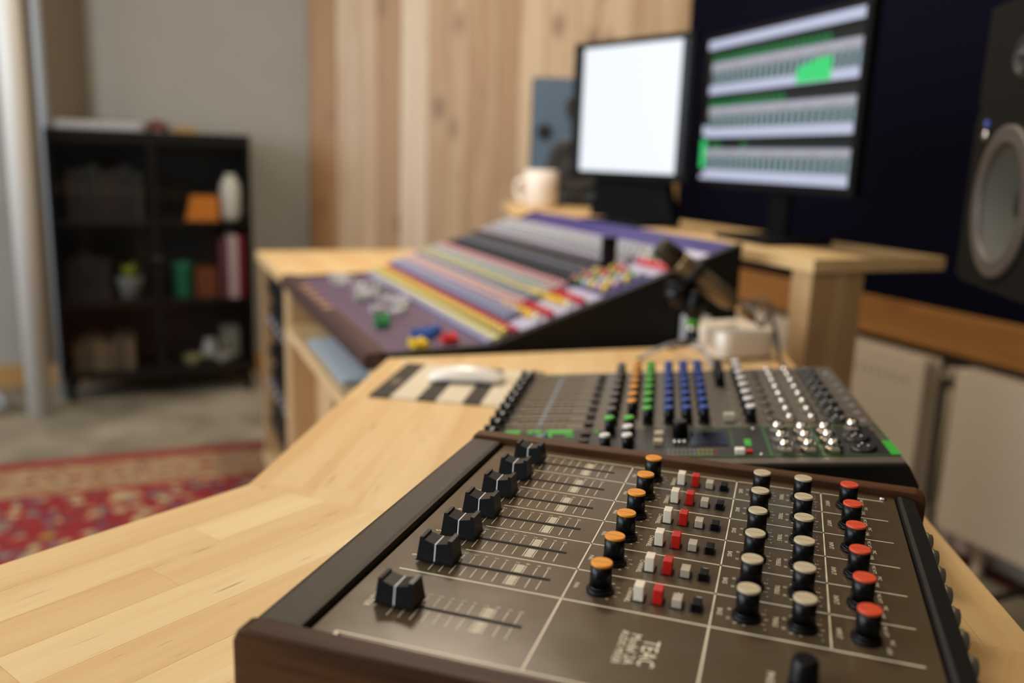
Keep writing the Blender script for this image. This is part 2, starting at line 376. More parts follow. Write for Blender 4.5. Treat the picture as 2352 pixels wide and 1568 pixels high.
# ------------------------------------------------------------------ rug
def rug_mat():
    m = bpy.data.materials.new('persian_rug'); m.use_nodes = True; nt = m.node_tree; N = nt.nodes; L = nt.links; b = N['Principled BSDF']
    b.inputs['Roughness'].default_value = 0.95; b.inputs['Specular IOR Level'].default_value = 0.1
    tc = N.new('ShaderNodeTexCoord'); sp = N.new('ShaderNodeSeparateXYZ'); L.new(tc.outputs['Object'], sp.inputs[0])
    def ramp(src, els, interp='LINEAR'):
        r = N.new('ShaderNodeValToRGB'); r.color_ramp.interpolation = interp; e = r.color_ramp.elements
        while len(e) < len(els): e.new(0.5)
        for q, (p, c) in zip(e, els): q.position = p; q.color = lin(c) if len(c) == 3 else c
        L.new(src, r.inputs[0]); return r.outputs[0]
    def vor(scale, feat='F1', off=0, rnd=0.75):
        mp = N.new('ShaderNodeMapping'); mp.inputs['Location'].default_value = (off, off, 0); mp.inputs['Scale'].default_value = (scale, scale, 0.01); L.new(tc.outputs['Object'], mp.inputs[0])
        v = N.new('ShaderNodeTexVoronoi'); v.feature = feat; v.inputs['Scale'].default_value = 1; v.inputs['Randomness'].default_value = rnd; L.new(mp.outputs[0], v.inputs['Vector']); return v
    v1 = vor(15); v2 = vor(36, off=3.3, rnd=1.0); v3 = vor(7.5, rnd=0.15, off=.5)
    cs = N.new('ShaderNodeSeparateColor'); L.new(v2.outputs['Color'], cs.inputs[0])
    field = ramp(cs.outputs[0], [(0, (124, 42, 44)), (0.42, (132, 48, 48)), (0.50, (92, 62, 74)), (0.60, (132, 52, 46)), (0.72, (160, 140, 104)), (0.84, (118, 40, 42)), (0.93, (106, 108, 104))], 'CONSTANT')
    motif = ramp(v1.outputs['Distance'], [(0.0, (1, 1, 1, 1)), (0.30, (1, 1, 1, 1)), (0.33, (0, 0, 0, 1))])
    mc = N.new('ShaderNodeSeparateColor'); L.new(v1.outputs['Color'], mc.inputs[0])
    mcol = ramp(mc.outputs[1], [(0, (158, 138, 100)), (0.3, (126, 44, 44)), (0.45, (160, 144, 110)), (0.62, (140, 112, 58)), (0.72, (96, 72, 82)), (0.85, (138, 56, 50))], 'CONSTANT')
    mx = N.new('ShaderNodeMix'); mx.data_type = 'RGBA'; L.new(motif, mx.inputs[0]); L.new(field, mx.inputs[6]); L.new(mcol, mx.inputs[7])
    bord = ramp(v3.outputs['Distance'], [(0, (136, 84, 58)), (0.13, (136, 84, 58)), (0.16, (164, 142, 104)), (0.36, (164, 142, 104)), (0.40, (112, 98, 84)), (0.48, (158, 134, 96)), (0.66, (122, 66, 50))], 'CONSTANT')
    bm2 = N.new('ShaderNodeMix'); bm2.data_type = 'RGBA'; bm2.inputs[0].default_value = 0.35; L.new(bord, bm2.inputs[6]); L.new(field, bm2.inputs[7])
    def step(src, edge):
        q = N.new('ShaderNodeMath'); q.operation = 'GREATER_THAN'; L.new(src, q.inputs[0]); q.inputs[1].default_value = edge; return q.outputs[0]
    # distance from rug edge: local x,y in [0,W],[0,H]
    W, H = RUGW, RUGH
    def mn(a_, b_): q = N.new('ShaderNodeMath'); q.operation = 'MINIMUM'; L.new(a_, q.inputs[0]); L.new(b_, q.inputs[1]); return q.outputs[0]
    def sub(c, src): q = N.new('ShaderNodeMath'); q.operation = 'SUBTRACT'; q.inputs[0].default_value = c; L.new(src, q.inputs[1]); return q.outputs[0]
    d = mn(mn(sp.outputs[0], sub(W, sp.outputs[0])), mn(sp.outputs[1], sub(H, sp.outputs[1])))
    cur = None
    red = N.new('ShaderNodeRGB'); red.outputs[0].default_value = lin((128, 54, 46))
    m1 = N.new('ShaderNodeMix'); m1.data_type = 'RGBA'; L.new(step(d, 0.085), m1.inputs[0]); L.new(red.outputs[0], m1.inputs[6]); L.new(bm2.outputs[2], m1.inputs[7])
    m2 = N.new('ShaderNodeMix'); m2.data_type = 'RGBA'; L.new(step(d, 0.34), m2.inputs[0]); L.new(m1.outputs[2], m2.inputs[6]); L.new(red.outputs[0], m2.inputs[7])
    m3 = N.new('ShaderNodeMix'); m3.data_type = 'RGBA'; L.new(step(d, 0.37), m3.inputs[0]); L.new(m2.outputs[2], m3.inputs[6]); L.new(mx.outputs[2], m3.inputs[7])
    L.new(m3.outputs[2], b.inputs['Base Color'])
    return m
RUGW, RUGH = 1.87, 3.49
rug = MB().box(0, RUGW, 0, RUGH, 0.0005, 0.012, ch=0.003).build('rug', rug_mat(), None, RW(-2.815, -2.55, 0), R0)
tag(rug, 'red patterned oriental rug with a beige floral border on the concrete floor', 'rug')

# ------------------------------------------------------------------ bookcase
CB0, CB1, CA0, CA1, CH = -0.585, 0.208, -3.90, -3.56, 1.145      # b range, a range, height
M_case = mat('black_brown_wood', (12, 10, 9), 0.45, spec=0.25)
M_case_in = mat('dark_brown_inside', (16, 11, 8), 0.6)
case = thing('bookcase', 'black glass-fronted bookcase on legs against the grey wall', 'bookcase', RW(CA1, CB0, 0), ANG+PI/2)
# local: x along E2 (0..W), y pointing to -E1 (0 at front .. depth)
CW_, CDp = CB1-CB0, CA1-CA0
for nm, x0, x1 in (('side_panel', 0, 0.022), ('side_panel', CW_-0.022, CW_)):
    MB().box(x0, x1, 0.02, CDp, 0.10, CH-0.0205, ch=0.002).build(nm, M_case, case)
MB().box(0.0, CW_, 0.0, CDp, CH-0.02, CH, ch=0.002).build('top_panel', M_case, case)
MB().box(0.022, CW_-0.022, 0.02, CDp, 0.10, 0.125).build('bottom_panel', M_case_in, case)
MB().box(0.022, CW_-0.022, CDp-0.008, CDp, 0.125, CH-0.0205).build('back_panel', M_case_in, case)
SHZ = [0.435, 0.775]
for z in SHZ: MB().box(0.0225, CW_-0.0225, 0.04, CDp-0.0085, z-0.016, z).build('shelf', M_case_in, case)
for xx in (0.02, CW_-0.045):
    for yy in (0.03, CDp-0.05): MB().box(xx, xx+0.028, yy, yy+0.028, 0, 0.0995, ch=0.002).build('leg', M_case, case)
M_glass = mat('cabinet_glass', (200, 208, 205), 0.03, trans=1.0)
nt = M_glass.node_tree; gl = nt.nodes.new('ShaderNodeBsdfGlossy'); gl.inputs['Roughness'].default_value = 0.04; tr = nt.nodes.new('ShaderNodeBsdfTransparent'); tr.inputs[0].default_value = (0.95, 0.96, 0.95, 1)
fr = nt.nodes.new('ShaderNodeFresnel'); fr.inputs[0].default_value = 1.22; mxs = nt.nodes.new('ShaderNodeMixShader')
nt.links.new(fr.outputs[0], mxs.inputs[0]); nt.links.new(tr.outputs[0], mxs.inputs[1]); nt.links.new(gl.outputs[0], mxs.inputs[2]); nt.links.new(mxs.outputs[0], nt.nodes['Material Output'].inputs[0])
for d_, (x0, x1) in enumerate(((0.001, CW_/2-0.001), (CW_/2+0.001, CW_-0.001))):
    f = MB(); z0, z1 = 0.102, CH-0.022; t = 0.012
    f.box(x0, x0+t, 0.0, 0.018, z0, z1); f.box(x1-t, x1, 0.0, 0.018, z0, z1); f.box(x0+t, x1-t, 0.0, 0.018, z0, z0+0.03); f.box(x0+t, x1-t, 0.0, 0.018, z1-0.028, z1)
    dr = f.build('door', M_case, case)
    MB().box(x0+t, x1-t, 0.007, 0.010, z0+0.03, z1-0.028).build('glass_pane', M_glass, dr)
    hx = CW_/2 + (-0.012 if d_ == 0 else 0.012)
    MB().lathe([(0.004, 0), (0.006, 0.012), (0.003, 0.015)], 12, 0, Matrix.Translation((hx, 0, 0.62)) @ Matrix.Rotation(PI/2, 4, 'X')).build('door_knob', M_dkmetal, dr)

def in_case(b_, depth, z):      # world position inside the bookcase
    return RW(CA1-depth, b_, z)
def item(name, mb, m, b_, depth, z, label, cat, rz=0.0, group=None):
    o = mb.build(name, m, None, in_case(b_, depth, z), (0, 0, ANG+PI/2+rz)); return tag(o, label, cat, group)
# middle/top compartments (positions measured along the case)
vase = MB().lathe([(0.030, 0), (0.042, 0.02), (0.044, 0.14), (0.036, 0.17), (0.020, 0.185), (0.024, 0.20)], 24)
item('bottle', vase, mat('white_ceramic', (226, 222, 214), 0.35), 0.125, 0.070, SHZ[1]+0.0005, 'tall white bottle on the top shelf of the black bookcase', 'bottle')
ob = MB().prof_y([(-0.07, 0), (0.065, 0), (0.065, 0.105), (-0.045, 0.105)], -0.05, 0.05)
item('box', ob, mat('orange_card', (214, 126, 36), 0.6), 0.005, 0.075, SHZ[1]+0.0005, 'orange box with a slanted side next to the tall white bottle', 'box')
bk = MB().box(-0.012, 0.012, -0.08, 0.08, 0, 0.27, ch=0.002)
item('binder', MB().box(-0.018, 0.018, -0.09, 0.09, 0, 0.275, ch=0.002), mat('white_binder', (214, 190, 190), 0.5), 0.125, 0.11, SHZ[0]+0.0005, 'pale pinkish-white binder standing between the dark red books', 'binder')
item('book', bk, mat('crimson_cloth', (150, 22, 52), 0.6), 0.160, 0.11, SHZ[0]+0.0005, 'crimson upright book at the right end of the middle shelf', 'book')
item('book', MB().box(-0.016, 0.016, -0.085, 0.085, 0, 0.255, ch=0.002), mat('mauve_cloth', (120, 60, 74), 0.6), 0.088, 0.11, SHZ[0]+0.0005, 'mauve upright book left of the pale binder', 'book')
item('box', MB().box(-0.045, 0.045, -0.05, 0.05, 0, 0.13, ch=0.002), mat('brown_card', (120, 62, 28), 0.6), 0.012, 0.10, SHZ[0]+0.0005, 'brown box right of the green tin on the middle shelf', 'box')
item('tin', MB().lathe([(0.040, 0), (0.042, 0.004), (0.042, 0.13), (0.044, 0.134), (0.044, 0.15), (0.03, 0.155)], 24), mat('green_tin', (34, 120, 84), 0.4), -0.085, 0.10, SHZ[0]+0.0005, 'green round tin on the middle shelf of the bookcase', 'tin')
pot = thing('potted_plant', 'small plant with yellow-green leaves in a grey pot inside the bookcase', 'plant', in_case(-0.30, 0.11, SHZ[0]+0.0005), ANG)
MB().lathe([(0.038, 0), (0.052, 0.075), (0.056, 0.08), (0.056, 0.09), (0.046, 0.09), (0.044, 0.07)], 24).build('pot', mat('grey_pot', (150, 150, 150), 0.6), pot)
lf = MB()
for i in range(26):
    a = i*2.4; tl = 0.02+0.05*(i/26); h = 0.075+0.085*((i*7) % 26)/26; p = Vector((0, 0, 0.07)); q = Vector((math.cos(a)*0.030*(1.3-i/30), math.sin(a)*0.030*(1.3-i/30), h))
    sd = Vector((-math.sin(a), math.cos(a), 0))*0.010
    lf.add([p, (p+q)/2+sd+Vector((0, 0, .008)), q+Vector((math.cos(a)*.012, math.sin(a)*.012, 0)), (p+q)/2-sd+Vector((0, 0, .008))], [(0, 1, 2, 3)], 0, True)
lf.build('foliage', mat('yellow_green_leaf', (176, 190, 60), 0.6), pot, kind='stuff')
item('box', MB().box(-0.04, 0.04, -0.045, 0.045, 0, 0.15, ch=0.004), mat('grey_card', (150, 144, 130), 0.6), 0.115, 0.22, 0.1255, 'grey carton at the back of the bottom shelf, behind the bowls', 'box')
bowl = MB().lathe([(0.018, 0), (0.03, 0.006), (0.046, 0.035), (0.048, 0.04), (0.044, 0.04), (0.02, 0.012)], 24)
item('bowl', bowl, mat('cream_bowl', (206, 196, 140), 0.4), -0.055, 0.09, 0.1255, 'cream yellow bowl at the left of the bottom shelf group', 'bowl')
item('bowl', bowl, mat('white_bowl', (214, 206, 190), 0.4), 0.075, 0.09, 0.1255, 'off-white bowl at the right of the bottom shelf group', 'bowl')
jug = MB().lathe([(0.024, 0), (0.036, 0.02), (0.036, 0.05), (0.022, 0.085), (0.026, 0.10), (0.020, 0.10)], 24)
jug.tube(smooth_curve([(0.030, 0, 0.085), (0.055, 0, 0.08), (0.055, 0, 0.045), (0.034, 0, 0.03)], 4), 0.004, 8)
item('jug', jug, mat('white_jug', (216, 212, 208), 0.35), 0.02, 0.155, 0.1255, 'small white jug with a handle between the two bowls', 'jug')
# bundle of beige sleeves, bottom left
for i in range(6):
    item('folder', MB().box(-0.018, 0.018, -0.10, 0.10, 0, 0.13+0.012*((i*5) % 3), ch=0.002), mat('beige_folder_%d' % (i % 3), [(120, 98, 74), (104, 84, 66), (134, 112, 84)][i % 3], 0.7),
         -0.515+i*0.040, 0.125, 0.1255, ['leftmost', 'second from the left', 'third from the left', 'fourth from the left', 'fifth from the left', 'rightmost'][i]+' of the beige folders at the bottom left of the bookcase', 'folder', group='beige folders on the bottom shelf')
for i in range(7):
    item('book', MB().box(-0.017, 0.017, -0.08, 0.08, 0, 0.20+0.012*((i*4) % 3), ch=0.002), mat('dim_book_%d' % (i % 4), [(34, 16, 18), (18, 20, 30), (26, 24, 21), (38, 20, 16)][i % 4], 0.6),
         -0.50+i*0.042, 0.12, SHZ[1]+0.0005, ['leftmost', 'second from the left', 'third from the left', 'middle', 'fifth from the left', 'sixth from the left', 'rightmost'][i]+' dark book of the row on the top shelf of the bookcase', 'book', group='dark books on the top shelf')
for i in range(4):
    item('book', MB().box(-0.019, 0.019, -0.08, 0.08, 0, 0.17+0.014*((i*5) % 3), ch=0.002), mat('dim_book_%d' % (i % 4), (40, 30, 30), 0.6),
         -0.52+i*0.042, 0.14, SHZ[0]+0.0005, ['leftmost', 'second', 'third', 'rightmost'][i]+' dark book of the four left of the potted plant on the middle shelf', 'book', group='dark books on the middle shelf')
# on top of the bookcase
kb = thing('small_keyboard', 'small black keyboard with silver front lying on top of the bookcase', 'keyboard', in_case(-0.545, 0.14, CH+0.0005), ANG+PI/2)
MB().box(0, 0.315, -0.07, 0.09, 0, 0.028, ch=0.004).build('case', mat('silver_plastic', (170, 168, 172), 0.5), kb)
for i in range(22): MB().box(0.004+i*0.014, 0.0165+i*0.014, -0.067, 0.02, 0.0285, 0.036).build('key', mat('ivory_key', (190, 186, 182), 0.4), kb)
g = MB()
for i in range(21):
    if i % 7 not in (2, 6): g.box(0.0135+i*0.014, 0.0205+i*0.014, -0.02, 0.05, 0.0365, 0.046)
g.build('black_keys', M_black, kb, kind='stuff')
item('toy_car', MB().prof_y([(-0.05, 0.008), (0.05, 0.008), (0.052, 0.028), (0.03, 0.032), (0.018, 0.046), (-0.02, 0.046), (-0.035, 0.032), (-0.052, 0.028)], -0.022, 0.022)
     .cyl((-0.03, -0.024, 0.01), (-0.03, 0.024, 0.01), 0.01, 14, 1).cyl((0.03, -0.024, 0.01), (0.03, 0.024, 0.01), 0.01, 14, 1),
     [mat('maroon_enamel', (92, 22, 24), 0.4), M_black], -0.16, 0.11, CH+0.0005, 'small dark red model car on top of the bookcase', 'toy car')
item('wooden_tray', MB().box(-0.045, 0.045, -0.06, 0.06, 0, 0.004).box(-0.045, 0.045, -0.06, -0.056, 0.004, 0.026).box(-0.045, 0.045, 0.056, 0.06, 0.004, 0.026).box(-0.045, -0.041, -0.056, 0.056, 0.004, 0.026).box(0.041, 0.045, -0.056, 0.056, 0.004, 0.026),
     mat('tray_wood', (150, 122, 76), 0.6), -0.05, 0.11, CH+0.0005, 'little wooden tray right of the red model car', 'tray')

# ------------------------------------------------------------------ desk in the foreground (staved top, two runs mitred)
DZ = 0.75
def clip(poly, n, c):            # keep n.p <= c
    out = []
    for i in range(len(poly)):
        p, q = poly[i], poly[(i+1) % len(poly)]
        dp, dq = p[0]*n[0]+p[1]*n[1]-c, q[0]*n[0]+q[1]*n[1]-c
        if dp <= 0: out.append(p)
        if (dp < 0 < dq) or (dq < 0 < dp):
            t = dp/(dp-dq); out.append((p[0]+(q[0]-p[0])*t, p[1]+(q[1]-p[1])*t))
    return out
def centroid_area(poly):
    return abs(sum(poly[i][0]*poly[(i+1) % len(poly)][1]-poly[(i+1) % len(poly)][0]*poly[i][1] for i in range(len(poly))))/2
desk = thing('studio_desk', 'pale birch butcher-block desk carrying the two small mixers', 'desk', (0, 0, 0))
JA = (-0.398, 0.263); JB = (0.3115, 0.1995)
def run(poly, ang, wid, lens, off=0.0, first=None):
    """fill polygon with staves running along ang"""
    c, s = math.cos(ang), math.sin(ang)
    loc = [(p[0]*c+p[1]*s, -p[0]*s+p[1]*c) for p in poly]
    x0, x1 = min(p[0] for p in loc), max(p[0] for p in loc); y0, y1 = min(p[1] for p in loc), max(p[1] for p in loc)
    n = int((y1-y0)/wid)+1; g = 0.00012
    for r in range(n):
        ya, yb = y0+r*wid, y0+(r+1)*wid
        x = x0 - random.uniform(0, lens[1])
        while x < x1:
            ln = random.uniform(*lens); P = loc
            for nn, cc in (((1, 0), x+ln-g), ((-1, 0), -(x+g)), ((0, 1), yb-g), ((0, -1), -(ya+g))):
                if len(P) > 2: P = clip(P, nn, cc)
            if len(P) > 2 and centroid_area(P) > 4e-5:
                cx = sum(p[0] for p in P)/len(P); cy = sum(p[1] for p in P)/len(P)
                MB().prism([(p[0]-cx, p[1]-cy) for p in P], DZ-0.004, DZ).build('stave', birch, desk, (cx*c-cy*s, cx*s+cy*c, 0), (0, 0, ang))
            x += ln
u1 = Vector((math.cos(rad(101.8)), math.sin(rad(101.8)))); u2 = Vector((math.cos(rad(250.4)), math.sin(rad(250.4))))
FARP = [JA, (JB[0], JB[1]), (0.143-0.008, 1.117), (0.108, 1.327-0.01), (-0.518, 0.836)]
FARP = [JA, JB, (0.133, 1.105), (0.0985, 1.285), (-0.518, 0.836)]
NEARP = [JB, JA, (JA[0]+u2.x*1.25, JA[1]+u2.y*1.25), (JB[0]+u2.x*1.35, JB[1]+u2.y*1.35)]
run(FARP, rad(101.8), 0.052, (0.22, 0.55)); run(NEARP, rad(70.4), 0.046, (0.35, 0.8))
for P in (FARP, NEARP):
    cx = sum(p[0] for p in P)/len(P); cy = sum(p[1] for p in P)/len(P)
    MB().prism([(cx+(p[0]-cx)*0.9996, cy+(p[1]-cy)*0.9996) for p in P], DZ-0.032, DZ-0.0041).build('core_slab', pine_x, desk)
for (px_, py_) in ((-0.42, 0.10), (0.10, 0.9), (-0.38, 0.80), (0.22, 0.25), (-0.70, -0.80), (-0.10, -0.95)):
    MB().box(px_-0.03, px_+0.03, py_-0.03, py_+0.03, 0.0125 if px_ < -0.3 else 0.0005, DZ-0.0325, ch=0.002).build('leg', pine_z, desk)

# ------------------------------------------------------------------ console furniture (room frame)
con = thing('console_desk', 'pale timber studio console with a rack bay, holding the large mixer', 'console desk', (0, 0, 0), ANG)
def cbx(name, a0, a1, b0, b1, z0, z1, m, ch=0.0015, parent=con, **k):
    cx, cy = (a0+a1)/2, (b0+b1)/2
    return MB().box(a0-cx, a1-cx, b0-cy, b1-cy, z0, z1, ch=ch).build(name, m, parent, (cx, cy, 0), **k)
TL, TR_ = -2.625, -2.012
nb = 11
for i in range(nb):      # bay top in long staves
    b0 = 0.118+i*(0.83/nb); cbx('stave', TL, TR_, b0+0.0002, b0+0.83/nb-0.0002, 0.722, 0.75, birch, 0.0004)
cbx('side_panel', TL+0.01, TL+0.045, 0.13, 0.92, 0.04, 0.7215, pine_z)
cbx('side_panel', TR_-0.05, TR_-0.005, 0.13, 0.92, 0.04, 0.7215, pine_z)
cbx('base_runner', TL+0.01, TR_, 0.125, 0.93, 0.0125, 0.0395, pine_x)
cbx('post', -1.998, -1.955, 0.13, 0.92, 0.0125, 0.7255, pine_z)
cbx('post', -1.030, -0.9945, 0.13, 0.80, 0.0125, 0.7255, pine_z)
cbx('tray_shelf', -1.9545, -1.0305, 0.118, 0.70, 0.595, 0.622, pine_x)
cbx('back_panel', -1.9545, -1.0305, 0.72, 0.74, 0.05, 0.7255, pine_z)
fp = cbx('lower_panel', -1.9545, -1.0305, 0.20, 0.218, 0.05, 0.5945, pine_z)
for aa, zz in ((-1.70, 0.45), (-1.66, 0.30), (-1.25, 0.45)):
    MB().lathe([(0.020, 0), (0.020, 0.0015)], 20, 0, Matrix.Translation((aa+1.4925, -0.009, zz)) @ Matrix.Rotation(PI/2, 4, 'X')).build('cable_hole', M_hole, fp)
# bridge shelf on posts
SZ = 0.92
sh = thing('monitor_shelf', 'long pale timber bridge shelf behind the large mixer, holding the screens', 'shelf', (0, 0, 0), ANG)
SL, SR, SF, SB = -2.74, -0.868, 0.945, 1.285
for i in range(5):
    b0 = SF+i*(SB-SF)/5
    cbx('stave', (-2.38, -2.58, -2.78, -2.82, -2.82)[i], SR, b0+0.0002, b0+(SB-SF)/5-0.0002, SZ-0.026, SZ, birch, 0.0005, sh)
cbx('post', SR-0.062, SR-0.005, SF+0.004, SF+0.133, 0.0005, SZ-0.0265, pine_z, 0.0015, sh)
cbx('post', SL+0.10, SL+0.16, SB-0.14, SB-0.01, 0.0005, SZ-0.0265, pine_z, 0.0015, sh)
cbx('post', -1.75, -1.69, SB-0.10, SB-0.01, 0.0005, SZ-0.0265, pine_z, 0.0015, sh)
# rack units in the left bay
for i, (z0, hh) in enumerate(((0.60, 0.088), (0.49, 0.088), (0.40, 0.044), (0.27, 0.088), (0.14, 0.088))):
    r = thing('rack_unit', ['black rack unit at the top of the rack bay', 'black rack unit second from the top of the rack bay', 'slim black rack unit in the middle of the rack bay',
                            'black rack unit fourth from the top of the rack bay', 'lowest black rack unit in the rack bay'][i], 'rack unit', RW(-2.574, 0.15, z0), ANG, 'rack units in the left bay')
    MB().box(0, 0.494, 0.004, 0.35, 0, hh, ch=0.001).build('case', M_blackmat, r)
    MB().box(0, 0.494, 0.0, 0.0035, 0.0, hh, ch=0.001).build('face_plate', mat('rack_face', (24, 25, 28), 0.35), r)
    for k in range(5):
        MB().lathe([(0.011, 0), (0.010, 0.012)], 16, 0, Matrix.Translation((0.06+k*0.09, -0.0002, hh/2)) @ Matrix.Rotation(PI/2, 4, 'X')).build('knob', M_grey_line if i % 2 else M_black, r)
    for xx in (0.0, 0.478):
        MB().box(xx, xx+0.016, 0.02, 0.05, -0.02 if i else 0.02, -0.0005 if i else 0.03).build('rack_ear', M_dkmetal, r)
# computer keyboard on the tray
k = thing('computer_keyboard', 'light grey computer keyboard on the tray under the large mixer', 'keyboard', RW(-1.70, 0.132, 0.6225), ANG)
MB().box(0, 0.43, 0, 0.150, 0, 0.010, ch=0.002).build('case', mat('aluminium_case', (160, 170, 178), 0.4, 0.3), k)
for r in range(6):
    for c in range(17):
        MB().box(0.006+c*0.0246, 0.028+c*0.0246, 0.006+r*0.0235, 0.027+r*0.0235, 0.0102, 0.0135).build('key', mat('pale_key', (206, 216, 224), 0.5), k)

# ------------------------------------------------------------------ large purple mixer
MA0, MA1 = -1.990, -0.9925
big = thing('large_mixer', 'large purple mixing console with rows of coloured knobs and a dark wooden armrest', 'mixer', RW(MA0, 0.115, 0.726), ANG)
# local x: 0..W along E1, y: b-0.115, z: z-0.698
MWd = MA1-MA0
M_purple = mat('purple_panel_paint', (96, 78, 104), 0.42, spec=0.5)
M_purple2 = mat('violet_panel_paint', (56, 48, 112), 0.5, spec=0.3)
zb = lambda b_: 0.764+0.345*(b_-0.385)-0.726
X90 = Matrix.Rotation(PI/2, 4, 'Z')
def prof_x(mb, poly, x0, x1, mi=0):   # poly (y,z) extruded along x
    xf = Matrix(((0, 0, 1, 0), (1, 0, 0, 0), (0, 1, 0, 0), (0, 0, 0, 1)))
    mb.prism(poly, x0, x1, mi, xf); return mb
prof_x(MB(), [(0.035, 0.001), (0.035, 0.016), (0.235, 0.021), (0.755, zb(0.87)-0.003), (0.755, 0.07), (0.60, 0.001)], 0.016, MWd-0.016).build('body', M_blackmat, big)
for x0 in (0.0, MWd-0.0155):
    prof_x(MB(), [(0.03, 0.0), (0.03, 0.026), (0.235, 0.032), (0.757, zb(0.87)+0.006), (0.757, 0.06), (0.62, 0.0)], x0, x0+0.0155).build('side_panel', M_blackmat, big)
prof_x(MB(), [(0.0, 0.0), (-0.005, 0.010), (-0.003, 0.024), (0.008, 0.030), (0.034, 0.031), (0.034, 0.0)], 0.0, MWd).build('armrest', cheek_m, big, label='dark reddish wooden armrest')
prof_x(MB(), [(0.036, 0.0165), (0.036, 0.0215), (0.235, 0.0275), (0.235, 0.0225)], 0.0165, MWd-0.0165).build('fader_panel', M_purple, big)
prof_x(MB(), [(0.2355, 0.0225), (0.2355, 0.0275), (0.755, zb(0.87)+0.002), (0.755, zb(0.87)-0.0025)], 0.0165, MWd-0.0165).build('knob_panel', M_purple2, big)
tl = math.atan(0.345)
rows = [(0.352, (150, 150, 180)), (0.366, (214, 206, 150)), (0.384, (216, 186, 92)), (0.403, (168, 34, 60)), (0.422, (140, 142, 168)), (0.440, (150, 148, 172)),
        (0.458, (196, 160, 160)), (0.476, (196, 168, 158)), (0.494, (112, 124, 152)), (0.511, (192, 180, 120)), (0.529, (160, 166, 158)), (0.547, (164, 168, 164)),
        (0.565, (198, 142, 146)), (0.586, (34, 36, 44)), (0.606, (40, 42, 48)), (0.627, (96, 100, 112)), (0.648, (84, 78, 78)), (0.668, (36, 42, 52)), (0.690, (170, 158, 164)),
        (0.710, (140, 146, 156)), (0.730, (176, 174, 178)), (0.750, (168, 172, 176)), (0.770, (186, 182, 186))]
NCH = 32; PIT = 0.0258
for ri, (b_, rgb) in enumerate(rows):
    g = MB(); xf0 = Matrix.Rotation(tl, 4, 'X')
    dark = sum(rgb) < 330; nC = 37 if b_ < 0.415 else (34 if b_ < 0.45 or b_ > 0.72 else NCH)
    hh = 0.018 if not dark else 0.016
    for c in range(nC):
        x = 0.035+c*PIT
        xf = Matrix.Translation((x, b_-0.115, zb(b_)+0.0005)) @ xf0
        if ri in (0, 1, 3): g.box(-0.0095, 0.0095, -0.0058, 0.0058, 0.0025, 0.010, 0, xf)
        else:
            g.lathe([(0.0088, 0.0025), (0.0080, hh*0.45)], 8, 1 if not dark else 0, xf); g.lathe([(0.0080, hh*0.45), (0.0072, hh)], 8, 0, xf)
    g.build('knob_row', [mat('knob_rgb_%d' % ri, rgb, 0.5), mat('knob_base_%d' % ri, tuple(int(v*0.6) for v in rgb), 0.5)], big, kind='stuff')
# pale legend strips printed between rows
g = MB()
for b_, dw in ((0.3595, 0.020), (0.384, 0.010), (0.496, 0.170), (0.627, 0.016), (0.738, 0.10)):
    y0, y1 = b_-dw/2-0.115, b_+dw/2-0.115
    xe = 0.022+(36.7 if b_ < 0.6 or b_ > 0.7 else NCH)*PIT
    g.add([(0.022, y0, zb(b_-dw/2)+0.003), (xe, y0, zb(b_-dw/2)+0.003), (xe, y1, zb(b_+dw/2)+0.003), (0.022, y1, zb(b_+dw/2)+0.003)], [(0, 1, 2, 3)])
g.build('panel_legend', mat('lilac_print', (164, 160, 184), 0.6), big)
# master section
def mknob(a_, b_, rgb, r=0.007, h=0.014, name='knob', sq=False):
    g = MB(); xf = Matrix.Rotation(tl, 4, 'X')
    if sq: g.box(-r, r, -r*0.7, r*0.7, 0.0025, h, 0, xf)
    else: g.lathe([(r*1.1, 0.0025), (r, h*0.6), (r*0.9, h)], 12, 0, xf)
    return g.build(name, mat('mk_%d_%d_%d' % rgb, rgb, 0.45), big, (a_-MA0, b_-0.115, zb(b_)+0.0005))
YE, RE = (232, 190, 60), (196, 40, 52)
for j, bb in enumerate((0.455, 0.520)):
    for i in range(8):
        mknob(-1.205+i*0.0235, bb, YE if i % 8 != 7 else (226, 220, 200), 0.0075, 0.014, 'button', True)
        mknob(-1.195+i*0.0235, bb+0.022, RE, 0.0075, 0.014, 'button', True)
cl = [(196, 120, 110), (230, 200, 90), (226, 206, 120), (120, 160, 110), (220, 120, 60), (208, 170, 190), (190, 190, 196)]
for i in range(26): mknob(-1.175+(i % 6)*0.026, 0.60+(i//6)*0.024, cl[(i*3) % 7], 0.0075, 0.015)
for i in range(5): mknob(-1.12+i*0.024, 0.722, (226, 84, 80), 0.0078, 0.013, 'button', True)
for i in range(12): mknob(-1.16+(i % 6)*0.026, 0.745+(i//6)*0.022, [(200, 200, 206), (150, 190, 120), (230, 170, 80)][(i*2) % 3], 0.007, 0.013)
MB().box(-0.045, 0.045, -0.012, 0.012, 0.0028, 0.0036, 0, Matrix.Rotation(tl, 4, 'X')).build('name_plate', mat('pale_plate', (190, 186, 204), 0.5), big, (-1.05-MA0, 0.80-0.115, zb(0.80)+0.0005))
# meter bridge/headphone holder in dark
MB().box(-0.006, 0.006, -0.016, 0.016, 0.003, 0.075, ch=0.002).build('talkback_lever', M_black, big, (-1.16-MA0, 0.665-0.115, zb(0.665)), label='tall black lever')
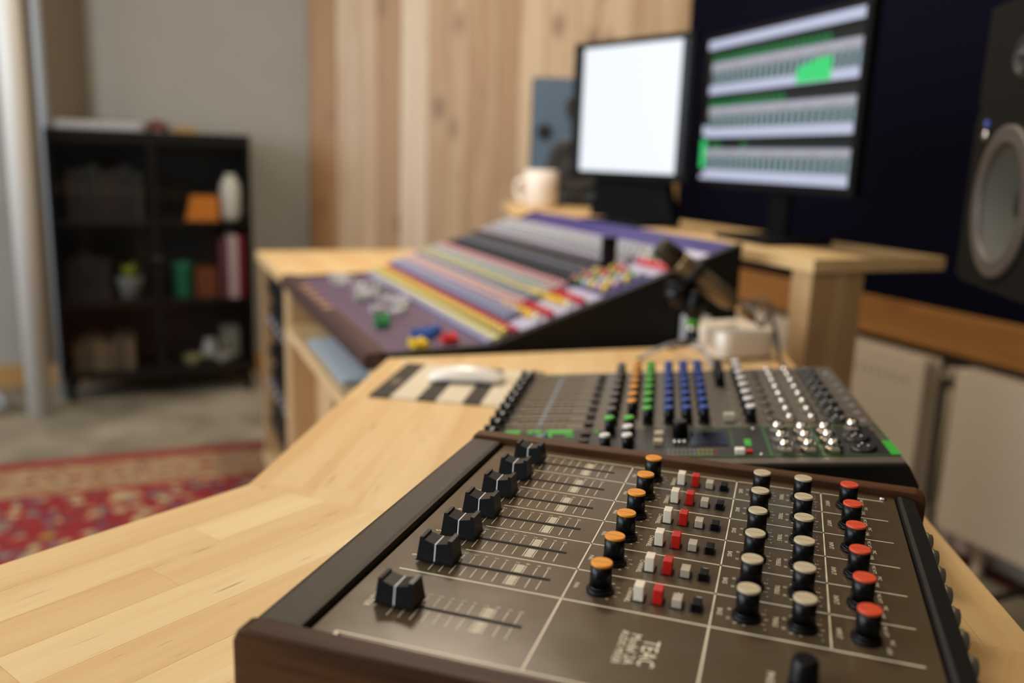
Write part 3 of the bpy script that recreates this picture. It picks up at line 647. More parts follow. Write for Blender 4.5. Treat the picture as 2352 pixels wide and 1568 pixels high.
# faders in the front section
def fcap(a_, b_, rgb, name='fader_cap'):
    z = 0.0215+(b_-0.151)/(0.35-0.151)*0.006
    g = MB().prof_y([(-0.014, 0.002), (0.014, 0.002), (0.011, 0.016), (0.003, 0.012), (-0.003, 0.012), (-0.011, 0.016)], -0.0075, 0.0075, 0, Matrix.Rotation(PI/2, 4, 'Z'))
    return g.build(name, mat('fc_%d_%d_%d' % rgb, rgb, 0.45), big, (a_-MA0, b_-0.115, z))
rr = random.Random(3)
for c in range(24): fcap(MA0+0.05+c*PIT, 0.275+rr.uniform(-0.045, 0.035)-0.02*math.sin(c*0.6), (206, 200, 198) if c % 5 else (170, 176, 160))
for i, (a_, b_) in enumerate(((-1.31, 0.225), (-1.285, 0.215), (-1.26, 0.212), (-1.235, 0.205))): fcap(a_, b_, (24, 120, 60))
for i, (a_, b_) in enumerate(((-1.15, 0.285), (-1.125, 0.268), (-1.10, 0.250), (-1.135, 0.25))): fcap(a_, b_, (28, 84, 160))
for a_, b_ in ((-1.055, 0.222), (-1.03, 0.222)): fcap(a_, b_, (236, 196, 30))
for a_, b_ in ((-1.075, 0.29), (-1.05, 0.285)): fcap(a_, b_, (200, 30, 36))
g = MB()
for c in range(36):
    x0 = 0.05+c*PIT; g.add([(x0-0.0008, 0.07, 0.0228), (x0+0.0008, 0.07, 0.0228), (x0+0.0008, 0.20, 0.0267), (x0-0.0008, 0.20, 0.0267)], [(0, 1, 2, 3)])
g.build('fader_slot', M_hole, big, kind='stuff')
for i in range(5): MB().lathe([(0.012, 0), (0.011, 0.0006)], 16).build('label_dot', mat('tan_dot', (200, 156, 130), 0.6), big, (0.24+i*0.075, 0.022, 0.0312))

# ------------------------------------------------------------------ monitors
M_bezel = mat('bezel_black', (6, 6, 10), 0.7, spec=0.15)
def scr_mat(name, rgb, e): return mat(name, (10, 10, 10), 0.3, emit=rgb, estr=e)
def monitor(loc, rz, W, H, label, foot_z):
    m = thing('monitor', label, 'monitor', loc, rz, 'computer monitors on the shelf')
    b = 0.014; hz = loc[2]-SZ-0.0005    # root is placed at bottom-centre of the screen area
    MB().box(-W/2-b, W/2+b, 0.0, 0.022, -b-0.004, H+b, ch=0.003).build('housing', M_bezel, m)
    MB().box(-W/2*0.6, W/2*0.6, 0.022, 0.045, 0.04, H*0.75, ch=0.006).build('rear_cover', M_bezel, m)
    if W > 0.5: MB().box(-0.035, 0.035, 0.0455, 0.06, -hz+0.0125, 0.12, ch=0.002).build('stand_neck', M_bezel, m)
    else: prof = MB().prof_y([(-0.17, -hz+0.0125), (0.15, -hz+0.0125), (0.085, 0.05), (-0.13, 0.05)], 0.0455, 0.075); prof.build('stand_neck', M_bezel, m)
    MB().box(-0.11, 0.11, -0.05, 0.12, -hz, -hz+0.012, ch=0.003).build('stand_base', M_bezel, m)
    return m
# right screen, aligned with the console
mr = monitor(tuple(RW(-1.197, 1.070, 1.053)), ANG+rad(-6.4), 0.60, 0.335, 'computer monitor showing rows of mixer channels with green meters', SZ)
W, H = 0.60, 0.335
g = MB(); g.box(-W/2, W/2, -0.0006, 0.0, 0, H, 0)
ym = lambda y: H*(1-(y-25)/845)
def q(x0, x1, z0, z1, mi, lay=1): g.box(x0, x1, -0.0006-lay*0.0003, -0.0006-(lay-1)*0.0003, min(z0, z1), max(z0, z1), mi)
L0, R_ = -W/2+0.028, W/2-0.004
for (c0, c1, l1, f1, bb) in ((115, 160, 205, 300, 350), (385, 428, 470, 560, 612), (640, 682, 716, 812, 868)):
    q(L0, R_, ym(c1), ym(f1), 2); q(L0, R_, ym(l1), ym(c1)-0.001, 3, 2)
    q(L0-0.006, R_, ym(f1), ym(bb), 1, 2)
    NC = 24
    for i in range(NC):
        x0 = L0+(R_-L0)*(i+0.15)/NC; dx = (R_-L0)/NC
        gr = (i < 20 and c0 < 600) or i in (1, 2, 7)
        if c0 == 115 and i in (20, 21, 22): gr = False
        if c0 == 385 and 14 <= i <= 20: gr = False
        cx, cz = x0+dx*0.35, (ym(c0)+ym(c1))/2; rr_ = dx*0.38
        g.add([(cx+rr_*math.cos(t*PI/5), -0.0016, cz+rr_*math.sin(t*PI/5)) for t in range(10)], [list(range(10))[::-1]], 4 if gr else 5)
        g.add([(cx+rr_*0.5*math.cos(t*PI/5), -0.0019, cz+rr_*0.5*math.sin(t*PI/5)) for t in range(10)], [list(range(10))[::-1]], 0)
        q(x0, x0+dx*0.48, ym(l1)-0.008, ym(f1)+0.003, 6, 3)
        q(x0+dx*0.52, x0+dx*0.80, ym(l1)-0.010, ym(f1)+0.004, 7, 3)
        if (i*5+c0) % 7 < 3: q(x0, x0+dx*0.4, ym(l1)+0.001, ym(l1)+0.006, 8, 3)
q(-W/2+0.004, R_, ym(78), ym(25), 1, 2)
for i in range(7): q(-W/2+W*(0.655+i*0.028), -W/2+W*(0.655+i*0.028+0.027), ym(345), ym(262-(i if i < 4 else 4)*8), 9, 4)
q(-W/2+0.002, -W/2+0.026, ym(800), ym(625), 9, 3); q(-W/2+0.004, -W/2+0.028, ym(600), ym(540), 1, 2)
q(-W/2+0.004, R_, ym(868), ym(845), 1, 3)
g.build('screen', [scr_mat('screen_black', (8, 12, 12), 0.5), scr_mat('screen_lilac', (200, 206, 232), 0.9), scr_mat('screen_grey', (142, 156, 160), 0.85), scr_mat('screen_pale', (176, 176, 190), 0.9),
     scr_mat('screen_dgreen', (40, 150, 84), 0.9), scr_mat('screen_slate', (50, 62, 64), 0.7), scr_mat('screen_dark', (42, 50, 54), 0.8), scr_mat('screen_blue', (150, 182, 192), 0.9),
     scr_mat('screen_pink', (190, 130, 134), 0.8), scr_mat('screen_green', (60, 214, 120), 1.0)], mr)
# left screen, blank white page
ml = monitor(tuple(RW(-1.666, 0.976, 1.058)), ANG+rad(16), 0.405, 0.335, 'computer monitor showing a blank bright white page, behind the other screen', SZ)
g = MB(); g.box(-0.2025, 0.2025, -0.0006, 0, 0, 0.335, 0); g.box(-0.1715, 0.180, -0.0012, -0.0006, 0.003, 0.332, 1)
g.build('screen', [scr_mat('screen_off', (14, 16, 26), 0.5), scr_mat('screen_page', (242, 247, 255), 1.02)], ml)

# ------------------------------------------------------------------ loudspeakers
def driver(parent, x, z, r, cone_rgb, ring_rgb, name='woofer'):
    X = Matrix.Translation((x, -0.0005, z)) @ Matrix.Rotation(PI/2, 4, 'X')
    d = MB().lathe([(r*1.12, 0), (r*1.12, 0.006), (r, 0.007)], 40, 0, X).build(name, mat('ring_%d_%d_%d' % ring_rgb, ring_rgb, 0.35, 0.3), parent)
    g = MB(); n = 40; vs = []; fs = []
    prof = [(r*1.0, 0.008), (r*0.94, 0.013), (r*0.86, 0.0095), (r*0.35, 0.0078), (r*0.32, 0.0085), (r*0.2, 0.014), (0.0005, 0.017)]
    for rr_, zz in prof:
        for i in range(n): vs.append((rr_*math.cos(2*PI*i/n), rr_*math.sin(2*PI*i/n), zz))
    for k_ in range(len(prof)-1):
        for i in range(n): j = (i+1) % n; fs.append((k_*n+i, k_*n+j, (k_+1)*n+j, (k_+1)*n+i))
    g.add(vs, fs, 0, True, X); g.build('cone', mat('cone_%d_%d_%d' % cone_rgb, cone_rgb, 0.6), d)
    return d
# small blue-grey one on the shelf (faces the chair)
sL = thing('loudspeaker', 'blue-grey studio loudspeaker at the left end of the shelf behind the mug', 'loudspeaker', tuple(RW(-2.545, 1.085, SZ+0.0005)), rad(17))
MB().box(-0.005, 0.285, 0.0, 0.26, 0, 0.022, ch=0.002).build('foam_pad', M_blackmat, sL)
MB().box(0, 0.28, 0.001, 0.27, 0.0225, 0.455, ch=0.008).build('cabinet', M_blackmat, sL)
MB().box(0.004, 0.276, -0.004, 0.0005, 0.0265, 0.451, ch=0.0015).build('baffle', mat('blue_grey_baffle', (78, 98, 118), 0.5), sL)
for o_ in (driver(sL, 0.165, 0.145, 0.095, (40, 40, 40), (30, 32, 36)), driver(sL, 0.165, 0.355, 0.040, (50, 46, 46), (58, 58, 62), 'tweeter')): o_.location = (0, -0.0042, 0)
MB().lathe([(0.028, 0), (0.028, 0.004), (0.022, 0.0045)], 24, 0, Matrix.Translation((0.050, -0.0042, 0.265)) @ Matrix.Rotation(PI/2, 4, 'X')).build('bass_port', M_hole, sL)
# big black one at the right on its own stand, front faces the chair
SPH = Vector((0.377, 1.147, 0.921)); SPR = rad(-82)
sR = thing('loudspeaker', 'big black studio loudspeaker with a grey cone at the right edge of the picture', 'loudspeaker', (SPH.x, SPH.y, SPH.z-0.003), SPR)
SW, SH_, SD = 0.31, 0.425, 0.30
M_bafR = mat('black_baffle', (17, 14, 10), 0.8, spec=0.1)
MB().box(0, SW, 0.045, SD, 0, SH_, ch=0.004).build('cabinet', mat('black_ash', (16, 13, 11), 0.8, spec=0.1), sR)
def holed(W_, z0, z1, cx, cz, r, y0, y1):
    g = MB(); n = 48; out = []; inn = []
    for i in range(n):
        t = 2*PI*i/n; c, s_ = math.cos(t), math.sin(t)
        kx = (W_-cx if c > 0 else cx)/abs(c) if abs(c) > 1e-6 else 1e9; kz = (z1-cz if s_ > 0 else cz-z0)/abs(s_) if abs(s_) > 1e-6 else 1e9
        k_ = min(kx, kz); out.append((cx+c*k_, cz+s_*k_)); inn.append((cx+c*r, cz+s_*r))
    vs = [(x, y0, z) for x, z in out]+[(x, y0, z) for x, z in inn]+[(x, y1, z) for x, z in inn]+[(x, y1, z) for x, z in out]
    fs = []
    for i in range(n):
        j = (i+1) % n; fs += [(i, j, n+j, n+i), (n+i, n+j, 2*n+j, 2*n+i), (3*n+j, 3*n+i, i, j)]
    return g.add(vs, fs)
g = holed(SW, 0.0, 0.275, 0.158, 0.130, 0.100, -0.0005, 0.0445); g.box(0, SW, -0.0005, 0.0445, 0.2755, SH_)
g.build('baffle', M_bafR, sR)
g = MB(); n = 48; vs = []; fs = []
for rr_, yy in ((0.112, -0.0008), (0.112, -0.006), (0.103, -0.008), (0.098, -0.004), (0.092, -0.010), (0.085, -0.004), (0.083, 0.004)):
    for i in range(n): vs.append((0.158+rr_*math.cos(2*PI*i/n), yy, 0.130+rr_*math.sin(2*PI*i/n)))
for k_ in range(6):
    for i in range(n): j = (i+1) % n; fs.append((k_*n+i, k_*n+j, (k_+1)*n+j, (k_+1)*n+i))
g.add(vs, fs, 0, True); w_ = g.build('woofer', mat('surround_grey', (74, 64, 56), 0.5), sR)
g = MB(); vs = []; fs = []
for rr_, yy in ((0.084, 0.002), (0.034, 0.036), (0.030, 0.034), (0.018, 0.026), (0.0005, 0.023)):
    for i in range(n): vs.append((0.158+rr_*math.cos(2*PI*i/n), yy, 0.130+rr_*math.sin(2*PI*i/n)))
for k_ in range(4):
    for i in range(n): j = (i+1) % n; fs.append((k_*n+i, k_*n+j, (k_+1)*n+j, (k_+1)*n+i))
g.add(vs, fs, 0, True); g.build('cone', mat('cone_olive_grey', (66, 64, 54), 0.6), w_)
g = MB(); g.lathe([(0.030, 0), (0.022, 0.010), (0.0005, 0.014)], 32, 0, Matrix.Translation((0.158, 0.033, 0.130)) @ Matrix.Rotation(PI/2, 4, 'X')); g.build('dust_cap', mat('dust_cap_dark', (20, 18, 16), 0.5), w_)
for o_ in (driver(sR, 0.185, 0.335, 0.028, (40, 38, 36), (70, 66, 60), 'tweeter'),): o_.location = (0, -0.0008, 0)
MB().lathe([(0.008, 0), (0.008, 0.006), (0.004, 0.008)], 16, 0, Matrix.Translation((0.062, -0.0008, 0.229)) @ Matrix.Rotation(PI/2, 4, 'X')).build('level_knob', M_metal, sR)
MB().lathe([(0.006, 0), (0.005, 0.004)], 16, 0, Matrix.Translation((0.054, -0.0008, 0.247)) @ Matrix.Rotation(PI/2, 4, 'X')).build('power_light', mat('blue_led', (20, 30, 60), 0.3, emit=(70, 100, 190), estr=0.5), sR)
st = thing('speaker_stand', 'black floor stand carrying the big black loudspeaker', 'speaker stand', (SPH.x, SPH.y, 0), SPR)
MB().box(0.10, SW-0.03, 0.10, SD-0.03, SPH.z-0.016, SPH.z-0.0035, ch=0.002).build('top_plate', M_blackmat, st)
MB().box(0.20, 0.25, 0.16, 0.21, 0.0205, SPH.z-0.0165, ch=0.003).build('column', M_blackmat, st)
MB().box(0.10, SW+0.04, 0.06, SD, 0.0005, 0.02, ch=0.003).build('base_plate', M_blackmat, st)

# mug
mg = MB(); mg.lathe([(0.036, 0), (0.050, 0.004), (0.058, 0.03), (0.059, 0.085), (0.057, 0.128), (0.054, 0.130), (0.052, 0.12), (0.048, 0.01)], 32)
mg = mg.build('mug', mat('white_glaze', (232, 222, 212), 0.3), None, tuple(RW(-2.37, 1.055, SZ+0.0005)), (0, 0, rad(175))); tag(mg, 'white mug at the left end of the shelf in front of the blue-grey loudspeaker', 'mug')
MB().tube(smooth_curve([(0.055, 0, 0.095), (0.088, 0, 0.088), (0.094, 0, 0.055), (0.080, 0, 0.026), (0.053, 0, 0.026)], 5), 0.008, 8).build('handle', mat('white_glaze', (232, 222, 212), 0.3), mg)

# ------------------------------------------------------------------ white mini computer, adapter, mic
mini = thing('mini_computer', 'small square white-silver desktop computer with rounded corners on the desk', 'computer', (0.0215, 1.150, DZ+0.0005), rad(40))
def rbox(mb, hw, r, z0, z1, mi=0, n=8, taper=0.0):
    def ring(h, rr_, z):
        out = []
        for qx, qy, a0 in ((1, 1, 0), (-1, 1, 90), (-1, -1, 180), (1, -1, 270)):
            for i in range(n+1):
                a = rad(a0+90*i/n); out.append((qx*(h-rr_)+rr_*math.cos(a), qy*(h-rr_)+rr_*math.sin(a), z))
        return out
    R1 = [ring(hw-taper, r, z0), ring(hw, r, z0+0.003), ring(hw, r, z1-0.003), ring(hw-0.001, r, z1-0.001), ring(hw-0.004, r, z1)]
    m_ = len(R1[0]); vs = sum(R1, []); fs = []
    for k_ in range(len(R1)-1):
        for i in range(m_): j = (i+1) % m_; fs.append((k_*m_+i, k_*m_+j, (k_+1)*m_+j, (k_+1)*m_+i))
    mb.add(vs, fs, mi, True); o_ = len(mb.v)-len(vs)
    mb.f += [[o_+i for i in range(m_)][::-1], [o_+(len(R1)-1)*m_+i for i in range(m_)]]; mb.m += [mi, mi]; mb.sm += [False, False]
    return mb
rbox(MB(), 0.0585, 0.020, 0.004, 0.052).build('body', mat('satin_silver', (236, 224, 206), 0.42, 0.12), mini)
MB().lathe([(0.045, 0), (0.048, 0.0035)], 32).build('base_foot', M_black, mini)
MB().lathe([(0.012, 0), (0.012, 0.0002)], 24, 0, Matrix.Diagonal((1, 0.8, 1, 1))).build('top_emblem', mat('dark_emblem', (96, 92, 84), 0.3), mini, (0, 0, 0.05202))
ad = thing('power_adapter', 'small white block behind the microphone stand', 'adapter', (-0.052, 1.232, DZ+0.0005), rad(40))
MB().box(-0.024, 0.024, -0.018, 0.018, 0, 0.052, ch=0.005).build('block', mat('white_gloss', (226, 224, 222), 0.3), ad)
MB().box(-0.006, 0.006, -0.012, 0.012, 0.0522, 0.056).build('socket', M_grey_line, ad)

mic = thing('microphone', 'dark bronze microphone in a clip pointing up to the left', 'microphone', (-0.042, 1.082, 0.8735), 0)
tip = Vector((-0.118, 1.104, 0.945)); rear = Vector((0.022, 1.122, 0.846))
ml_ = [p - Vector((-0.042, 1.082, 0.8735)) for p in (tip, rear)]
ax = (ml_[1]-ml_[0]).normalized()
g = MB(); Xm = Matrix.Translation(ml_[0]) @ ax.to_track_quat('Z', 'Y').to_matrix().to_4x4(); Lm = (ml_[1]-ml_[0]).length
g.lathe([(0.013, 0.0), (0.0185, 0.004), (0.0205, 0.012), (0.0205, 0.05)], 28, 0, Xm); g.build('grille', mat('mic_mesh', (64, 56, 44), 0.45, 0.6, bump=(1200, 0.8, 0.0005)), mic)
g = MB(); g.lathe([(0.0207, 0.0505), (0.0207, 0.058), (0.0200, 0.062), (0.0192, 0.12), (0.0175, Lm-0.014), (0.0120, Lm)], 28, 0, Xm); g.build('body', mat('mic_bronze', (128, 108, 78), 0.42, 0.7), mic)
g = MB(); g.cyl(ml_[1]-ax*0.0, ml_[1]+ax*0.045, 0.0075, 16); g.build('plug', mat('plug_brass', (150, 118, 70), 0.35, 0.8), mic)
ms = thing('mic_stand', 'small desktop tripod stand with a green ring holding the microphone', 'microphone stand', (-0.042, 1.082, DZ), 0)
mid = (tip+rear)/2 - Vector((-0.042, 1.082, DZ))
g = MB(); Xc = Matrix.Translation(mid) @ ax.to_track_quat('Z', 'Y').to_matrix().to_4x4()
for z_ in (-0.010,):
    n = 28; vs = []; fs = []
    for rr_, zz in ((0.0210, z_), (0.0246, z_), (0.0246, z_+0.016), (0.0210, z_+0.016)):
        for i in range(n): vs.append((rr_*math.cos(2*PI*i/n), rr_*math.sin(2*PI*i/n), zz))
    for k_ in range(4):
        for i in range(n): j = (i+1) % n; kk = (k_+1) % 4; fs.append((k_*n+i, k_*n+j, kk*n+j, kk*n+i))
    g.add(vs, fs, 0, True, Xc)
g.build('clip', M_blackmat, ms)
g = MB(); c0 = Vector((0, 0, 0.098)); g.cyl(c0+Vector((-0.052, 0.004, 0.012)), c0+Vector((-0.012, 0.0, 0.012)), 0.022, 24); g.cyl(c0+Vector((-0.012, 0, 0.002)), mid-Vector((0, 0, 0.022)), 0.009, 14)
g.lathe([(0.011, 0.070), (0.016, 0.076), (0.018, 0.095), (0.016, 0.114), (0.008, 0.122)], 20, 0); g.build('swivel', M_black, ms)
MB().lathe([(0.0120, 0.0585), (0.0120, 0.0698)], 20).build('ring', mat('green_ring', (70, 150, 30), 0.5), ms, label='green ring')
MB().lathe([(0.0108, 0.0505), (0.0118, 0.052), (0.0108, 0.058)], 20).build('collar', M_metal, ms)
MB().lathe([(0.008, 0.024), (0.012, 0.028), (0.0125, 0.046), (0.009, 0.0500)], 20).build('hub', M_black, ms)
for fx, fy in ((-0.080, -0.070), (0.050, -0.085), (-0.042, 0.050)):
    g = MB(); g.tube([(0, 0, 0.034), (fx*0.5, fy*0.5, 0.024), (fx, fy, 0.0055)], 0.0032, 8); g.lathe([(0.005, 0.0005), (0.005, 0.004)], 12, 1, Matrix.Translation((fx, fy, 0)))
    g.build('leg', [M_grey_line, M_black], ms)
pl = rear + ax*0.045
o = MB().tube(smooth_curve([pl, pl+ax*0.02, (0.085, 1.135, 0.83), (0.10, 1.12, 0.80), (0.110, 1.10, 0.762), (0.118, 1.07, 0.7535), (0.125, 1.00, 0.7535), (0.128, 0.9, 0.7535)], 8), 0.0030, 8).build('microphone_cable', M_black)
tag(o, 'black cable running from the microphone down past the white computer', 'cable')
o = MB().tube(smooth_curve([(0.030, 1.26, 0.7555), (0.055, 1.25, 0.79), (0.050, 1.255, 0.83), (0.078, 1.245, 0.84), (0.09, 1.235, 0.80), (0.100, 1.20, 0.756), (0.112, 1.13, 0.7535)], 8), 0.0024, 8).build('computer_cable', mat('grey_cable', (70, 70, 74), 0.5))
tag(o, 'thin looped grey cable behind the white computer', 'cable')

# ------------------------------------------------------------------ mouse and pad
pad = thing('mouse_mat', 'striped dark and cream mouse mat on the desk', 'mouse mat', (-0.439, 0.608, DZ), rad(9))
xs = [0, 0.032, 0.070, 0.098, 0.136, 0.162, 0.200, 0.228]
for i in range(7):
    MB().box(xs[i]+0.0001, xs[i+1]-0.0001, 0, 0.205, 0.0002, 0.003).build('stripe', [mat('mat_dark', (58, 48, 38), 0.8), mat('mat_cream', (216, 202, 176), 0.8)][i % 2], pad)
MB().lathe([(0.010, 0), (0.010, 0.0002)], 24, 0, Matrix.Diagonal((0.8, 1.4, 1, 1))).build('emblem', mat('mat_emblem', (122, 104, 82), 0.8), pad, (0.016, 0.085, 0.00305))
mo = thing('computer_mouse', 'glossy white wireless mouse on the striped mat', 'mouse', (-0.342, 0.744, DZ+0.0032), rad(16))
g = MB(); nu, nv = 24, 12; vs = []; fs = []
for i in range(nu+1):
    t = -1+2*i/nu; x = t*0.0590
    hw = 0.0285*(1-abs(t)**6)**0.25 if abs(t) < 1 else 0.004; hw = max(hw, 0.006)
    zt = 0.0240-0.0160*t*t; zl = 0.0075-0.0035*t*t - 0.0005
    for j in range(nv+1):
        s_ = -1+2*j/nv; vs.append((x, s_*hw, zl+(zt-zl)*(1-abs(s_)**3.2)))
    for j in range(nv+1):
        s_ = 1-2*j/nv; vs.append((x, s_*hw*0.97, zl-0.0006))
M2 = 2*(nv+1)
for i in range(nu):
    for j in range(M2): k_ = (j+1) % M2; fs.append((i*M2+j, (i+1)*M2+j, (i+1)*M2+k_, i*M2+k_))
fs.append(list(range(M2))); fs.append([nu*M2+j for j in range(M2)][::-1])
g.add(vs, fs, 0, True); g.build('shell', mat('white_gloss_shell', (240, 232, 222), 0.22), mo)
g = MB(); g.box(-0.040, 0.040, -0.021, -0.0165, 0.0, 0.006); g.box(-0.040, 0.040, 0.0165, 0.021, 0.0, 0.006); g.build('glide_rail', M_black, mo)
MB().box(-0.044, 0.044, -0.0235, 0.0235, 0.0012, 0.0062, ch=0.0015).build('underside', mat('alu_underside', (130, 140, 142), 0.4, 0.4), mo)

# ------------------------------------------------------------------ small black mixer (middle distance)
MK = 1.042; TT = rad(6.0); OZ = 0.7983-DZ
mk = thing('compact_mixer', 'black and grey compact mixer with coloured knobs and green markings behind the brown mixer', 'mixer', (-0.1723, 0.2953, DZ), rad(8))
def ML(u, v, w=0.0):
    u, v = u*MK, v*MK
    return Vector((u*math.cos(TT)-w*math.sin(TT), v, OZ+u*math.sin(TT)+w*math.cos(TT)))
MR = (0, -TT, 0)
def mkp(name, mb_or_me, mats, u, v, w=0.0, **p):
    me = mb_or_me if isinstance(mb_or_me, bpy.types.Mesh) else mb_or_me.mesh(name, mats)
    return link(name, me, mk, ML(u, v, w), MR, **p)
uD = 0.385*MK; vL = 0.322*MK
M_mkbody = mat('mixer_black_body', (9, 9, 9), 0.5, spec=0.3)
M_mkpanel = mat('mixer_grey_panel', (88, 78, 64), 0.40, spec=0.6)
cT, sT = math.cos(TT), math.sin(TT)
body = [(-0.006, 0.004), (-0.008, OZ-0.012), (0.0, OZ-0.003), (uD*cT, OZ+uD*sT-0.003), (uD*cT+0.010, OZ+uD*sT-0.020), (uD*cT+0.013, OZ+uD*sT-0.05), (uD*cT+0.004, 0.004)]
MB().prof_y(body, -0.018, vL+0.018).build('case', M_mkbody, mk)
for xx in (0.02, uD-0.04):
    for yy in (0.01, vL-0.03): MB().lathe([(0.009, 0.0004), (0.010, 0.0038)], 14).build('rubber_foot', M_black, mk, (xx, yy, 0))
mkp('face_panel', MB().box(0, uD-0.002, -0.015, vL+0.015, -0.0028, 0.0, ch=0.0008), M_mkpanel, 0, 0)
mkp('lower_panel', MB().box(0.02, 0.375*MK, 0.0, 0.088*MK, 0.0001, 0.0006), mat('dark_section', (34, 32, 30), 0.4), 0, 0)
M_green = mat('green_print', (50, 164, 42), 0.5); M_dgreen = mat('deep_green_print', (36, 96, 32), 0.5)
g = MB()
for a_, b_, c_, d_ in ((0.20, 0.383, 0.0005, 0.0022), (0.20, 0.383, 0.086, 0.0877), (0.2755, 0.2775, 0.0, 0.088), (0.3195, 0.3215, 0.0, 0.088), (0.3808, 0.3828, 0.04, 0.088), (0.245, 0.2462, 0.03, 0.08)):
    g.box(a_*MK, b_*MK, c_*MK, d_*MK, 0.0007, 0.0010)
mkp('green_line', g, M_dgreen, 0, 0)
for a_, b_, c_, d_ in ((0.3755, 0.3835, 0.002, 0.040), (0.022, 0.038, 0.074, 0.088), (0.046, 0.060, 0.076, 0.088), (0.064, 0.092, 0.074, 0.088), (0.064, 0.072, 0.062, 0.074), (0.086, 0.094, 0.064, 0.07), (0.256, 0.262, 0.03, 0.05), (0.114, 0.118, 0.076, 0.082)):
    mkp('green_block', MB().box(a_*MK, b_*MK, c_*MK, d_*MK, 0.0007, 0.0011), M_green, 0, 0)
mkp('display', MB().box(0.207*MK, 0.2415*MK, 0.031*MK, 0.073*MK, 0.0007, 0.0015, ch=0.0003), mat('display_glass', (14, 20, 34), 0.15), 0, 0)
g = MB()
for i in range(12):
    for j in range(2): g.box((0.186+i*0.0038)*MK, (0.188+i*0.0038)*MK, (0.004+j*0.010)*MK, (0.011+j*0.010)*MK, 0.0007, 0.0014, 0 if i < 7 else (1 if i < 11 else 2))
mkp('level_meter', g, [mat('led_grey', (110, 112, 108), 0.4), mat('led_olive', (130, 124, 50), 0.4), mat('led_red', (120, 40, 40), 0.4)], 0, 0)
# knobs
def knob_me(rgb, r=0.0054, h=0.0190, cap=0.0026, tag_=''):
    g = MB(); g.lathe([(r*1.14, 0.0006), (r*1.1, 0.003)], 18, 0); g.lathe([(r*1.02, 0.003), (r*0.96, h-cap)], 18, 0, None, True, 0.06); g.lathe([(r*0.97, h-cap), (r*0.95, h-0.0006)], 18, 1); g.lathe([(r*0.95, h-0.0006), (r*0.85, h)], 18, 1)
    return g.mesh('knob', [M_black, mat('kc_%d_%d_%d' % rgb, rgb, 0.4)])
KM = {n: knob_me(c) for n, c in dict(grey=(110, 98, 88), orange=(240, 160, 62), green=(84, 186, 56), blue=(44, 74, 158), white=(230, 222, 214), black=(24, 24, 26)).items()}
LBL = dict(grey='grey-topped knob', orange='orange-topped knob', green='green-topped knob', blue='blue-topped knob', white='white-topped knob', black='black knob')
VR = [0.0435+0.0290*0+0.0300*0]  # rows from the near end
rowv = [0.3110, 0.2840, 0.2555, 0.2255, 0.1960, 0.1655, 0.1360, 0.1068, 0.0735, 0.0437, 0.0168]
def K(col, u, v): mkp('knob', KM[col], None, u, v, 0.0, label=LBL[col])
for v in rowv[:8]: K('grey', 0.1300, v); K('green', 0.1663, v); K('blue', 0.1878, v); K('blue', 0.2053, v); K('blue', 0.2225, v)
for v in rowv[:7]: K('orange', 0.1496, v)
K('green', 0.1300, rowv[8]); K('green', 0.1493, rowv[8]); K('white', 0.1494, rowv[9]); K('white', 0.1497, rowv[10]); K('white', 0.1293, rowv[10])
for v in rowv[:3]: K('black', 0.2464, v)
for v in rowv[:8]: K('white', 0.2680, v)
mkp('knob', MB().lathe([(0.008, 0.0006), (0.0075, 0.016), (0.0068, 0.0175)], 24, 0, None, True, 0.05), M_black, 0.1981, 0.0608, label='large black selector knob')
# faders
capm = MB().prof_y([(-0.0085, 0.003), (0.0085, 0.003), (0.0075, 0.0125), (0.002, 0.0085), (-0.002, 0.0085), (-0.0075, 0.0125)], -0.0055, 0.0055).box(-0.0008, 0.0008, -0.0056, 0.0056, 0.0085, 0.009, 1).mesh('fader_cap', [M_black, M_line])
slotm = MB().box(0, 0.062*MK, -0.0009, 0.0009, 0.0, 0.0004).mesh('fader_slot', [M_hole])
capv = [0.3135, 0.2959+0.001, 0.2688, 0.2404, 0.2120, 0.1860, 0.1580, 0.1290, 0.1010, 0.0715]
for v in capv:
    mkp('fader_cap', capm, None, 0.0115, v, 0); mkp('fader_slot', slotm, None, 0.022, v, 0.0003)
    g = MB()
    for i in range(7): g.box((0.026+i*0.0085)*MK, (0.0268+i*0.0085)*MK, -0.009, -0.003, 0.0002, 0.0005); g.box((0.026+i*0.0085)*MK, (0.0268+i*0.0085)*MK, 0.003, 0.009, 0.0002, 0.0005)
    mkp('fader_scale', g, M_ivory, 0, v, 0)
    mkp('strip_scale', MB().box(0.028*MK, 0.100*MK, 0.0035, 0.0105, 0.0001, 0.00018), mat('strip_tan', (128, 114, 92), 0.5), 0, v, 0)
    mkp('strip_line', MB().box(0.03*MK, 0.10*MK, 0.0138, 0.0150, 0.0002, 0.0005), M_hole, 0, v, 0)
mkp('scale_band', MB().box(0.053*MK, 0.0565*MK, 0.10*MK, 0.32*MK, 0.0002, 0.0005), mat('blue_grey_print', (120, 132, 140), 0.6), 0, 0)
mkp('fader_cap', MB().prof_y([(-0.0085, 0.003), (0.0085, 0.003), (0.0075, 0.0125), (0.002, 0.0085), (-0.002, 0.0085), (-0.0075, 0.0125)], -0.0055, 0.0055), [mat('teal_cap', (110, 140, 134), 0.4)], 0.0635, 0.0455, label='pale teal main fader cap')
mkp('fader_slot', slotm, None, 0.022, 0.0455, 0.0003)
# led + mute button column
for i, v in enumerate(rowv[:9]+[0.05]):
    mkp('mute_button', MB().box(-0.005, 0.005, -0.004, 0.004, 0.0005, 0.0045, ch=0.0008), M_black, 0.1060, v-0.004)
    mkp('status_led', MB().lathe([(0.0018, 0.0004), (0.0016, 0.0022), (0.0006, 0.003)], 10), mat('led_red_%d' % (i > 4), (150, 30, 26) if i > 4 else (120, 70, 96), 0.3), 0.1055, v+0.006)
